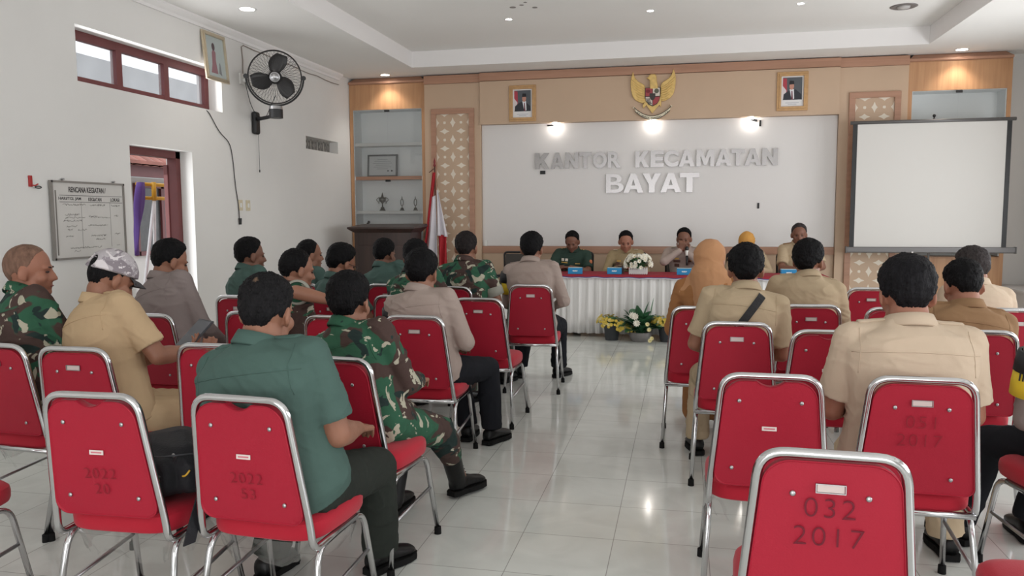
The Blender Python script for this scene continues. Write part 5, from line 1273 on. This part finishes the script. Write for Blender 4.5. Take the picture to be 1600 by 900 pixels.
# ================================================================ head table
TX_0, TX_1, TFY, TBY = -2.16, 1.60, 9.47, 10.02
def table():
    for i in range(2):
        a = TX_0+.03+(TX_1-TX_0-.06)/2*i; b_ = a+(TX_1-TX_0-.06)/2-.01
        t = thing('folding_table', 'long table %s under the white pleated skirt' % ('left half' if i == 0 else 'right half'), 'table', ((a+b_)/2, (TFY+TBY)/2, 0))
        w = b_-a; dp = TBY-TFY-.08
        MB().box((0, 0, .728), (w, dp, .026)).build('tabletop', mat('table_board', (170, 130, 96), .5), t)
        for sx in (-1, 1):
            for sy in (-1, 1): MB().cyl((sx*(w/2-.08), sy*(dp/2-.06), 0), (sx*(w/2-.08), sy*(dp/2-.06), .715), .015, seg=10).build('leg', STEEL, t, True)
    # skirt: pleated cloth round front and both ends
    path = []
    def seg(a, b_):
        L_ = (Vector(b_)-Vector(a)).length; n = int(L_/.010)
        for k in range(n): path.append(Vector(a).lerp(Vector(b_), k/n))
    seg((TX_0, TBY, 0), (TX_0, TFY, 0)); seg((TX_0, TFY, 0), (TX_1, TFY, 0)); seg((TX_1, TFY, 0), (TX_1, TBY, 0)); path.append(Vector((TX_1, TBY, 0)))
    rings = []; r = random.Random(2); ph = 0; phs = []
    for k in range(len(path)): ph += .010/(.105+.09*noise.noise(Vector((k*.035, 0, 0))))*2*math.pi; phs.append(ph)
    Z = [.742, .70, .62, .5, .36, .2, .045]
    for zi, z in enumerate(Z):
        f = (zi/(len(Z)-1)); ring = []
        for k, p in enumerate(path):
            q = path[min(k+1, len(path)-1)]-path[max(k-1, 0)]; nrm = Vector((q.y, -q.x, 0)).normalized()
            if nrm.dot(p-Vector(((TX_0+TX_1)/2, TBY, 0))) < 0: nrm = -nrm
            amp = .004+.020*f**.6; w = (math.sin(phs[k])+.45*math.sin(phs[k]*2.3+1))*amp+noise.noise(Vector((k*.045, z*1.3, 5)))*.03*f
            ring.append(p+nrm*(w+.012+.02*f)+Vector((0, 0, z+noise.noise(Vector((k*.02, 3, 1)))*.006*f)))
        rings.append(ring)
    o = MB().loft(rings, cap=False, closed=False).build('table_skirt', mat('white_skirt_cloth', (232, 230, 228), .75, spec=.25), smooth=True); sol = o.modifiers.new('s', 'SOLIDIFY'); sol.thickness = .002
    tag(o, 'white pleated table skirt hanging to the floor', 'table skirt')
    # red cloth with white, blue and red edge
    t = thing('tablecloth', 'dark red tablecloth with a striped edge on the head table', 'tablecloth', ((TX_0+TX_1)/2, (TFY+TBY)/2, .743))
    w = TX_1-TX_0+.03; dp = TBY-TFY+.03
    mb = MB(); n = 90
    mb.box((0, 0, .003), (w, dp, .005)); mb.build('top_cloth', mat('dark_red_cloth', (150, 30, 48), .8, bump=.1, bscale=200), t)
    for z0, z1, m in ((.004, -.014, mat('dark_red_cloth', (150, 30, 48), .8)), (-.014, -.024, mat('blue_edge', (60, 66, 120), .8)), (-.024, -.034, mat('pale_edge', (214, 208, 214), .8))):
        top = []; bot = []
        for k in range(n+1):
            x = -w/2+w*k/n; s = .006*abs(math.sin(k*.35))+.003*math.sin(k*1.3); y = -dp/2-.034-.004*math.sin(k*.8); top.append((x, -dp/2 if z0 > 0 else y, z0-(s if z0 < 0 else 0))); bot.append((x, y, z1-s))
        MB().loft([top, bot], cap=False, closed=False).build('edge_stripe', m, t)
table()
def tissue(x, y, rz, label, tall=.075):
    t = thing('tissue_box', label, 'tissue box', (x, y, .749), rz, 'blue tissue boxes on the head table')
    B = mat('tissue_box_blue', (36, 140, 196), .5)
    MB().box((0, 0, tall/2), (.17, .11, tall)).build('carton', B, t, bevel=.003)
    MB().box((0, 0, tall+.0006), (.166, .106, .001)).build('lid_print', mat('tissue_box_pale', (196, 224, 228), .5), t)
    MB().prism([(.03*math.cos(a)*1.6, .012*math.sin(a)) for a in [2*math.pi*k/20 for k in range(20)]], .001, (1, 0, 0), (0, 1, 0), (0, 0, tall+.0012)).build('slot', WHITE, t)
    mb = MB(); pts = [(-.032, 0), (-.022, .009), (-.008, .006), (.002, .010), (.014, .006), (.026, .009), (.034, .001), (.02, -.006), (-.02, -.006)]
    mb.prism([(a, b_) for a, b_ in pts], .001, (1, 0, 0), (0, 0, 1), (0, -.0551, tall*.5)); mb.build('logo', mat('logo_white', (230, 240, 244), .5), t)
tissue(-1.27, 9.56, .05, 'blue tissue box before the army officer at the table'); tissue(-.80, 9.60, 0, 'blue tissue box with pale top, left of the white flowers')
tissue(.02, 9.60, -.03, 'blue tissue box before the police officer with the microphone'); tissue(1.19, 9.60, 0, 'blue tissue box near the right end of the head table')
def flower(mb, p, r, m_pet=0, m_ctr=1, n=9, face=(0, -1, .5), cup=.35):
    f = Vector(face).normalized(); x = f.orthogonal().normalized(); y = f.cross(x); p = Vector(p)
    for layer, (rr, cu) in enumerate(((r, cup), (r*.62, cup*2))):
        for k in range(n):
            a = 2*math.pi*(k+.5*layer)/n; d = x*math.cos(a)+y*math.sin(a); s = f.cross(d)*rr*.30
            q = p+f*.002; mb.add([q, q+d*rr*.5+s+f*rr*cu*.5, q+d*rr+f*rr*cu, q+d*rr*.5-s+f*rr*cu*.5], [(0, 1, 2, 3)], m_pet)
    mb.ell(p+f*r*.12, (r*.2, r*.2, r*.2), 8, 5, None, m_ctr)
def leaf(mb, p, d, L_, w, m=0, bend=.3):
    d = Vector(d).normalized(); s = d.cross(Vector((0, 0, 1))); s = s.normalized() if s.length > .01 else Vector((1, 0, 0)); u = s.cross(d); p = Vector(p); rows = []
    for k in range(6):
        f = k/5; c = p+d*L_*f-Vector((0, 0, 1))*bend*L_*f*f; hw_ = w*math.sin(math.pi*min(.97, .08+f*.92))**.8; rows.append([c-s*hw_+u*hw_*.25, c, c+s*hw_+u*hw_*.25])
    mb.loft(rows, cap=False, closed=False, mi=m)
LEAFG = mat('leaf_green', (62, 108, 66), .5, var=.15, vscale=12); DLEAF = mat('dark_leaf_green', (58, 104, 70), .45, var=.15, vscale=12); PETW = mat('white_petal', (240, 236, 222), .6); YC = mat('yellow_centre', (206, 176, 60), .6); PETY = mat('yellow_petal', (222, 196, 84), .6); PETP = mat('pale_yellow_petal', (232, 222, 168), .6)
def arrangement():
    t = thing('flower_arrangement', 'white artificial flowers in a white picket planter on the table', 'flower arrangement', (-.52, 9.64, .749))
    mb = MB(); mb.box((0, 0, .03), (.21, .09, .05))
    for k in range(9):
        x = -.10+.025*k
        for y in (-.05, .05): mb.box((x, y, .036), (.017, .006, .072)); mb.prism([(-.0085, 0), (.0085, 0), (0, .012)], .006, (1, 0, 0), (0, 0, 1), (x, y+.003, .072))
    for z in (.02, .05):
        for y in (-.046, .046): mb.box((0, y, z), (.215, .004, .010))
    mb.build('picket_planter', WHITE, t)
    r = random.Random(11); lb = MB(); fb = MB()
    for k in range(110):
        a = r.uniform(0, 2*math.pi); e = r.uniform(.0, 1); d = Vector((math.cos(a)*1.0, math.sin(a)*.8, e*1.2)).normalized(); leaf(lb, Vector((0, 0, .09))+d*r.uniform(.02, .09), d, .075, .020)
    for k in range(84):
        a = r.uniform(0, 2*math.pi); e = r.uniform(-.1, 1.2); d = Vector((math.cos(a), math.sin(a)*.8, e)).normalized(); p = Vector((0, 0, .10))+Vector((d.x*.155, d.y*.13, d.z*.15)); flower(fb, p, r.uniform(.026, .036), face=d+Vector((0, -.3, 0)), n=7, cup=.5)
        lb.tube([(0, 0, .08), p], .0015, 4)
    lb.build('leaves', LEAFG, t); fb.build('blooms', [PETW, YC], t)
arrangement()
def bottle(x, y, label):
    t = thing('water_cup', label, 'cup', (x, y, .749)); MB().lathe([(.022, 0), (.027, .05), (.03, .095), (.028, .095), (.025, .05), (.02, .004)], seg=18).build('cup', film_mat(), t, True)
    MB().lathe([(.021, .002), (.0255, .05), (.027, .07), (.001, .07)], seg=18).build('water', mat('cup_water', (200, 206, 208), .1, spec=.6), t, True)
bottle(-1.50, 9.60, 'small clear water cup left of the army officer\'s tissue box'); bottle(1.50, 9.60, 'small clear water cup at the right end of the head table')
t = thing('microphone', 'black microphone with a white band held by the police officer', 'microphone', (.05, 10.02, .93)); t.rotation_euler = (-.35, 0, 0)
MB().cyl((0, 0, -.10), (0, 0, .02), .012, .015, 14).build('handle', BLACK, t, True); MB().cyl((0, 0, .02), (0, 0, .085), .019, .021, 14).build('white_band', WHITE, t, True); MB().ell((0, 0, .115), (.024, .024, .03), 16, 10).build('grille', mat('mic_grille', (60, 60, 62), .5, .5), t, True)
t = thing('phone_stand', 'small dark desk stand left of the white flowers', 'stand', (-.735, 9.66, .749))
MB().box((0, 0, .003), (.10, .06, .006)).build('base', mat('stand_brown', (110, 64, 56), .5), t); MB().box((0, .02, .05), (.075, .008, .09), Matrix.Rotation(-.25, 3, 'X')).build('face', mat('stand_dark', (70, 44, 42), .5), t)
def office_chair(x, label):
    t = thing('office_chair', label, 'chair', (x, 10.62, 0))
    MB().box((0, .05, .70), (.44, .008, .46)).build('mesh_back', mat('chair_mesh', (74, 70, 66), .8, bump=.4, bscale=300), t)
    MB().tube(round_path([(-.23, .055, .45), (-.24, .055, .955), (.24, .055, .955), (.23, .055, .45), (-.23, .055, .45)], .05), .014, 8).build('back_frame', BLACK, t, True)
    MB().box((0, -.22, .46), (.48, .46, .06)).build('seat', mat('chair_black_cloth', (32, 32, 34), .8), t, bevel=.02, bseg=3)
    MB().box((0, .04, .47), (.08, .03, .16)).build('back_bracket', BLACK, t)
    for sx in (-1, 1):
        MB().tube(round_path([(sx*.25, -.38, 0), (sx*.25, -.38, .64), (sx*.25, .04, .64)], .05), .013, 8).build('leg', STEEL, t, True); MB().tube(round_path([(sx*.25, .12, 0), (sx*.25, .05, .62)], .05), .013, 8).build('leg', STEEL, t, True)
        MB().box((sx*.25, -.17, .655), (.05, .26, .025)).build('armrest', BLACK, t, bevel=.008)
for x, lab in ((-2.16, 'empty black mesh office chair at the left end behind the head table'), (-1.42, 'black office chair of the army officer at the table'), (-.72, 'black mesh office chair of the official behind the flowers'), (.02, 'black office chair of the police officer at the table'), (.80, 'black office chair of the woman in the mustard headscarf'), (1.42, 'black office chair of the grey-haired official')): office_chair(x, lab)
# ---------------------------------------------------------------- potted plants below the table
def pot(t, r0, r1, h, m, bowl=False):
    prof = [(r0*.98, 0), (r0, .004), (r1, h-.03), (r1*1.06, h-.028), (r1*1.07, h), (r1*.97, h), (r1*.95, h-.03), (.001, h-.03)] if not bowl else [(r0*.7, 0), (r0*.8, .02), (r1, h*.6), (r1*.98, h), (r1*.9, h), (r1*.9, h*.8), (.001, h*.8)]
    MB().lathe(prof, seg=28).build('pot', m, t, 'auto')
def mum(x, y, label, rad=.15, seed=1, droop=False, h=.2):
    t = thing('potted_chrysanthemum', label, 'potted plant', (x, y, 0), 0, 'yellow potted flowers below the table'); pot(t, .075, .095, h, mat('black_nursery_pot', (52, 54, 58), .6))
    r = random.Random(seed); lb = MB(); fb = MB()
    for k in range(90):
        a = r.uniform(0, 6.28); d = Vector((math.cos(a), math.sin(a), r.uniform(.2, 1.6))).normalized(); leaf(lb, Vector((0, 0, h))+d*r.uniform(0, .06), d, .075, .017, bend=.6)
    for k in range(150):
        a = r.uniform(0, 6.28); u = r.uniform(-.15, 1); d = Vector((math.cos(a), math.sin(a), u)).normalized(); p = Vector((0, 0, h+.01))+Vector((d.x*rad, d.y*rad*.9, d.z*.10))
        if droop: p += Vector((.05, -.02, 0))*max(0, d.x)*2; p.z -= max(0, d.x)*.09+max(0, -d.y)*.03
        flower(fb, p, r.uniform(.018, .026), r.choice([0, 0, 0, 2]), 1, face=d+Vector((0, -.4, .2)), n=8)
        lb.tube([(0, 0, h), p], .0012, 4)
    lb.build('leaves', LEAFG, t); fb.build('blooms', [PETY, YC, PETP], t)
mum(-.80, 9.27, 'yellow flowers in a black pot, leftmost below the table, drooping to the right', .17, 5, True)
mum(-.17, 9.25, 'yellow flowers in a black pot right of the big green plant', .17, 6); mum(.05, 9.28, 'yellow flowers in a black pot, rightmost, beside the headscarfed woman', .15, 7)
t = thing('leafy_potted_plant', 'large leafy green plant with white flowers in a grey bowl pot', 'potted plant', (-.47, 9.22, 0)); pot(t, .13, .13, .11, mat('grey_ceramic', (120, 116, 114), .35, var=.1, vscale=14), True)
r = random.Random(4); lb = MB(); fb = MB(); f2 = MB()
for k in range(90):
    a = r.uniform(0, 6.28); e = r.uniform(.25, 2.2); d = Vector((math.cos(a), math.sin(a)*.7, e)).normalized(); L_ = r.uniform(.12, .24); base = Vector((0, 0, .1))+d*r.uniform(.02, .16)
    lb.tube([(0, 0, .08), base], .003, 4); leaf(lb, base, d, L_, L_*.36, bend=.35)
for d, L_ in (((.25, 0, 1), .42), ((-.1, -.1, 1), .36), ((-.55, -.1, .9), .36), ((-.8, 0, .6), .34)): leaf(lb, (0, -.03, .12), d, L_, .085, bend=.15)
leaf(lb, (.12, 0, .30), (.15, 0, 1), .22, .05, bend=.05)
for p in ((-.05, -.16, .30), (-.03, -.17, .225), (-.08, -.15, .31)): fb = MB(); flower(fb, p, .045, n=10, face=(0, -1, .4), cup=.6); fb.build('white_bloom', [PETW, PETW], t)
for p in ((.09, -.17, .22), (.11, -.18, .16), (.14, -.17, .06), (.12, -.18, .035)): fb = MB(); flower(fb, p, .028, n=10, face=(0, -1, .3)); fb.build('yellow_bloom', [PETP, YC], t)
lb.build('leaves', DLEAF, t)
# ================================================================ things by the back wall
def lectern():
    t = thing('lectern', 'dark brown wooden lectern before the left display cabinet', 'lectern', (-3.985, 10.42, 0)); DW_ = mat_wood('dark_lectern_wood', (48, 34, 30), (66, 46, 40), .35)
    MB().loft([[(-.42*s, -.24*s, z), (.42*s, -.24*s, z), (.42*s, .22, z), (-.42*s, .22, z)] for z, s in ((.08, .94), (1.23, .96))]).build('body', DW_, t)
    MB().box((0, -.01, .04), (.88, .52, .08)).build('plinth', DW_, t, bevel=.01)
    MB().loft([[(-.40, -.24, 1.23), (.40, -.24, 1.23), (.40, .24, 1.23), (-.40, .24, 1.23)], [(-.48, -.30, 1.285), (.48, -.30, 1.285), (.48, .27, 1.31), (-.48, .27, 1.31)], [(-.48, -.30, 1.305), (.48, -.30, 1.305), (.48, .27, 1.345), (-.48, .27, 1.345)]]).build('top', DW_, t)
    mb = MB()
    for x in (-.2, .2): mb.box((x, -.236, .66), (.30, .012, .8))
    mb.build('panel', DW_, t, bevel=.006)
lectern()
def flag():
    t = thing('national_flag', 'red and white flag hanging from a wooden pole before the inlaid panel', 'flag', (-3.40, 10.78, 0)); PW = mat('pole_brown', (92, 54, 44), .4)
    MB().cyl((0, 0, 0), (-.02, 0, 2.16), .014, .012, 12).build('pole', PW, t, True)
    MB().lathe([(.014, 2.14), (.022, 2.16), (.012, 2.18), (.016, 2.21), (.002, 2.27)], (-.02, 0, 0), 14).build('finial', mat('finial_red', (130, 40, 44), .4), t, True)
    MB().tube([(-.10, 0, 2.06), (-.02, 0, 2.12)], .006, 6).build('cord', PW, t)
    MB().lathe([(.19, 0), (.19, .02), (.05, .05), (.025, .12), (.02, .14), (.001, .14)], seg=24).build('base', PW, t, 'auto')
    RED = mat('flag_red', (176, 34, 44), .75); WH = mat('flag_white', (228, 224, 230), .75)
    def drape(pts_top, pts_bot, m, name, n=30, ph=0):
        """soft vertical cloth with folds between two edges"""
        rows = []
        for i in range(n+1):
            f = i/n; row = []
            for j in range(13):
                u = j/12; a = Vector(pts_top[0]).lerp(Vector(pts_top[1]), u); b_ = Vector(pts_bot[0]).lerp(Vector(pts_bot[1]), u); p = a.lerp(b_, f)
                p.y += .03*math.sin(u*9+ph+f*1.5)*(.3+f); row.append(p)
            rows.append(row)
        o = MB().loft(rows, cap=False, closed=False).build(name, m, t, True); s = o.modifiers.new('s', 'SOLIDIFY'); s.thickness = .003
    drape(((-.045, -.02, 2.06), (0, -.02, 2.06)), ((-.20, -.03, .95), (-.12, -.03, 1.0)), RED, 'red_cloth')
    drape(((-.05, -.04, 1.72), (.0, -.04, 1.74)), ((-.22, -.05, .48), (.04, -.05, .42)), WH, 'white_cloth', ph=1)
    drape(((.015, -.03, 1.82), (.04, -.03, 1.80)), ((.02, -.03, 1.18), (.17, -.03, 1.16)), WH, 'white_cloth', ph=2)
    drape(((.03, -.02, 1.20), (.15, -.02, 1.17)), ((.05, -.03, .70), (.15, -.03, .74)), RED, 'red_cloth', ph=2.5)
flag()
def trophy(x, h, cup, label):
    t = thing('trophy', label, 'trophy', (x, 11.36, 1.5335), 0, 'silver trophies on the cabinet shelf'); M_ = mat('tarnished_silver', (132, 130, 124), .35, .6)
    s = h/.28
    MB().lathe([(.045*s, 0), (.045*s, .012*s), (.034*s, .02*s), (.026*s, .05*s), (.03*s, .055*s), (.001, .056*s)], seg=20).build('base', mat('trophy_base', (112, 110, 104), .4, .4), t, 'auto')
    if cup:
        MB().lathe([(.012*s, .055*s), (.008*s, .10*s), (.014*s, .12*s), (.05*s, .15*s), (.056*s, .20*s), (.052*s, .20*s), (.02*s, .21*s), (.012*s, .24*s), (.002*s, .28*s)], seg=22).build('cup', M_, t, True)
        for sx in (-1, 1): MB().tube([(sx*(.05+.045*math.sin(math.pi*k/10))*s, 0, (.13+.075*k/10)*s) for k in range(11)], .005*s, 6).tube([(sx*(.05+.02*math.sin(math.pi*k/6))*s, 0, (.11+.03*k/6)*s) for k in range(7)], .004*s, 5).build('handle', M_, t, True)
    else:
        MB().lathe([(.010*s, .055*s), (.006*s, .085*s), (.002*s, .09*s)], seg=14).build('stem', M_, t, True)
        MB().tube([(.026*s*math.sin(q), 0, (.155-.065*math.cos(q))*s) for q in [2*math.pi*k/24 for k in range(24)]], .0085*s, 8, True).lathe([(.006*s, .22*s), (.010*s, .235*s), (.001, .28*s)], seg=10).build('ring', M_, t, True)
trophy(-4.43, .275, True, 'largest silver trophy cup, two handled, on the lower cabinet shelf'); trophy(-4.12, .22, False, 'small ring topped trophy in the middle of the cabinet shelf'); trophy(-3.91, .22, False, 'small ring topped trophy nearest the flag on the cabinet shelf')
t = thing('framed_certificate', 'silver framed certificate leaning in the middle of the left display cabinet', 'certificate', (-4.44, 11.40, 2.0415)); t.rotation_euler = (math.radians(-6), 0, 0)
w, h = .475, .335; mb = MB()
for z in (.012, h-.012): mb.box((0, 0, z), (w, .02, .024))
for x in (-w/2+.012, w/2-.012): mb.box((x, 0, h/2), (.024, .02, h))
mb.build('frame', mat('pewter_frame', (128, 128, 130), .35, .6), t); MB().box((0, .002, h/2), (w-.03, .006, h-.03)).build('paper', mat('certificate_paper', (216, 218, 218), .6), t)
mb = MB()
for k, ww in enumerate((.16, .26, .30, .22, .28, .18)): mb.box((0, -.002, h*.78-.028*k), (ww, .001, .006))
mb.build('print', mat('certificate_print', (168, 170, 174), .7), t)
mb = MB(); mb.cyl((.09, -.003, .09), (.09, -.001, .09), .012, seg=12); mb.cyl((.15, -.003, .09), (.15, -.001, .09), .012, seg=12); mb.build('seal', BLACK, t)
t = thing('small_figurine', 'small dark figurine in the display cabinet above the lectern', 'figurine', (-4.68, 11.30, .905)); MM = mat('dark_bronze', (92, 86, 82), .5, .4)
MB().lathe([(.06, 0), (.06, .3), (.04, .31), (.001, .31)], seg=16).build('pedestal', mat('pale_stand', (190, 194, 196), .5), t, 'auto')
MB().ell((-.02, 0, .36), (.035, .03, .05)).ell((.035, 0, .41), (.028, .025, .045)).cap((-.02, 0, .36), (.04, 0, .44), .02, .012).ell((.05, 0, .46), (.02, .018, .022)).build('figure', MM, t, True)
t = thing('carved_ornament', 'small carved wooden ornament on a stand between the lectern and the flag', 'ornament', (-3.62, 11.02, 0)); WB = mat('carved_wood', (124, 108, 92), .6, bump=.4, bscale=30)
MB().cyl((0, 0, 0), (0, 0, 1.0), .02, .02).lathe([(.12, 0), (.11, .03), (.02, .05), (.02, .06)], seg=18).build('stand', BLACK, t, 'auto')
MB().lathe([(.03, 1.0), (.05, 1.04), (.035, 1.10), (.055, 1.15), (.05, 1.21), (.03, 1.25), (.035, 1.28), (.002, 1.32)], seg=14).build('carving', WB, t, True)
def screen():
    t = thing('projection_screen', 'large white projection screen in a black border on a stand', 'projection screen', (3.01, 10.85, 0)); GR = mat('screen_grey_metal', (112, 110, 110), .45, .4)
    x0, x1, z0, z1 = -.935, .875, 1.03, 2.575; bb = .055
    MB().box(((x0+x1)/2, 0, (z0+z1)/2), (x1-x0-2*bb, .004, z1-z0)).build('fabric', mat('screen_fabric', (214, 211, 207), .9, spec=.1), t)
    for x in (x0+bb/2, x1-bb/2): MB().box((x, .0, (z0+z1)/2), (bb, .006, z1-z0)).build('border', BLACK, t)
    MB().cyl((x0-.03, 0, z1+.02), (x1+.04, 0, z1+.02), .022, seg=14).build('top_bar', GR, t, True)
    MB().box(((x0+x1)/2+.03, -.01, z0-.03), (x1-x0+.14, .07, .075)).build('bottom_case', GR, t, bevel=.015, bseg=3)
    for x in (x0-.04, x1+.10): MB().box((x, -.01, z0-.03), (.012, .08, .085)).build('end_cap', GR, t, bevel=.004)
    MB().cyl((.02, .07, .35), (.02, .07, z1+.06), .014, seg=12).build('stand_pole', GR, t, True)
    MB().cyl((.02, .07, z1+.02), (.02, .07, z1+.09), .008, seg=8).ell((.02, .07, z1+.09), (.02, .02, .02), 10, 8).build('knob', BLACK, t, True)
    MB().cyl((-.20, -.05, z0-.11), (-.20, -.05, z0-.05), .012, seg=10).build('handle', WHITE, t, True)
    for k in range(3):
        a = math.radians(90+120*k); e = Vector((.02+.55*math.cos(a)*(.5 if k == 0 else 1), .07+.45*math.sin(a)*(.45 if k == 0 else .9), .01)); o = MB().cyl((.02, .07, .55), e, .011, seg=8).build('leg', GR, t, True)
screen()
struct(MB().box((4.165, 10.75, .25), (.36, 1.4, .5)).box((4.155, 10.75, .515), (.39, 1.42, .03)).build('trim_4', mat('ledge_white', (206, 204, 202), .6)))

# ================================================================ backpack on the empty chair
def backpack():
    t = thing('backpack', 'black backpack with yellow zip loops lying on the red chair seat', 'backpack', (-1.80, 2.47, .487), -.35)
    CL = mat('black_nylon', (34, 34, 38), .7, bump=.25, bscale=120, spec=.3)
    mb = MB(); 
    def rb(c, d, e=.35, seg=28, n=10):
        rings = []
        for i in range(n+1):
            f = -1+2*i/n; s = (1-abs(f)**4)**.4; s = max(s, .05)
            rings.append([(c[0]+d[0]/2*s*math.copysign(abs(math.cos(a))**e, math.cos(a)), c[1]+d[1]/2*s*math.copysign(abs(math.sin(a))**e, math.sin(a)), c[2]+d[2]/2*f) for a in [2*math.pi*k/seg for k in range(seg)]])
        mb.loft(rings)
    rb((0, .05, .10), (.36, .26, .20)); rb((.02, -.07, .085), (.28, .12, .16)); rb((.13, .03, .085), (.14, .20, .15))
    remeshed(mb, 'bag_body', CL, t, .008, 4, folds(31, .004, 8, 8))
    for (p, ry) in (((.03, -.134, .135), .3), ((.10, -.128, .11), -.2), ((.15, -.075, .15), .6)):
        m = MB(); m.box(p, (.010, .006, .030), Matrix.Rotation(ry, 3, 'Y')); m.ell((p[0], p[1]-.004, p[2]+.014), (.007, .005, .007), 8, 6); m.build('zip_pull', STEEL, t)
    Yl = mat('yellow_loop', (226, 178, 60), .5)
    for p in ((.07, -.137, .07), (.185, -.06, .10), (.205, .03, .04)):
        m = MB(); m.tube(round_path([(p[0]-.02, p[1]+.006, p[2]+.006), (p[0]-.012, p[1]-.008, p[2]-.008), (p[0]+.010, p[1]-.008, p[2]-.004), (p[0]+.018, p[1]+.004, p[2]+.014)], .01), .0035, 6); m.build('zip_loop', Yl, t, True)
    m = MB(); m.tube([(-.12, -.125, .165), (0, -.137, .16), (.13, -.12, .165), (.2, -.02, .165)], .003, 5); m.tube([(-.10, -.137, .115), (.05, -.14, .12), (.14, -.125, .10)], .003, 5); m.build('zip', mat('zip_grey', (70, 70, 74), .5), t, True)
    rows = []
    for p in [(.20, .06, .17), (.235, .0, .12), (.25, -.05, .03), (.27, -.10, -.05), (.285, -.13, -.10)]: p = Vector(p); rows.append([p+Vector((.0, -.022, .0)), p+Vector((0, .022, 0)), p+Vector((.006, .022, 0)), p+Vector((.006, -.022, 0))])
    MB().loft(rows).build('strap', CL, t)
    m = MB(); m.tube(round_path([(.15, .12, .19), (.16, .10, .235), (.20, .05, .235), (.20, .03, .18)], .03), .009, 6, flat=.5); m.build('handle', CL, t, True)
backpack()
t = thing('tablet', 'dark tablet held by the man in the camouflage cap', 'tablet', (-2.47, 3.62, .84)); t.rotation_euler = (.75, .0, -.55)
MB().box((0, 0, 0), (.16, .24, .008)).build('case', mat('tablet_case', (46, 48, 54), .5), t, bevel=.004); MB().box((0, 0, .0045), (.145, .22, .001)).build('screen', mat('tablet_screen', (70, 74, 84), .15), t)
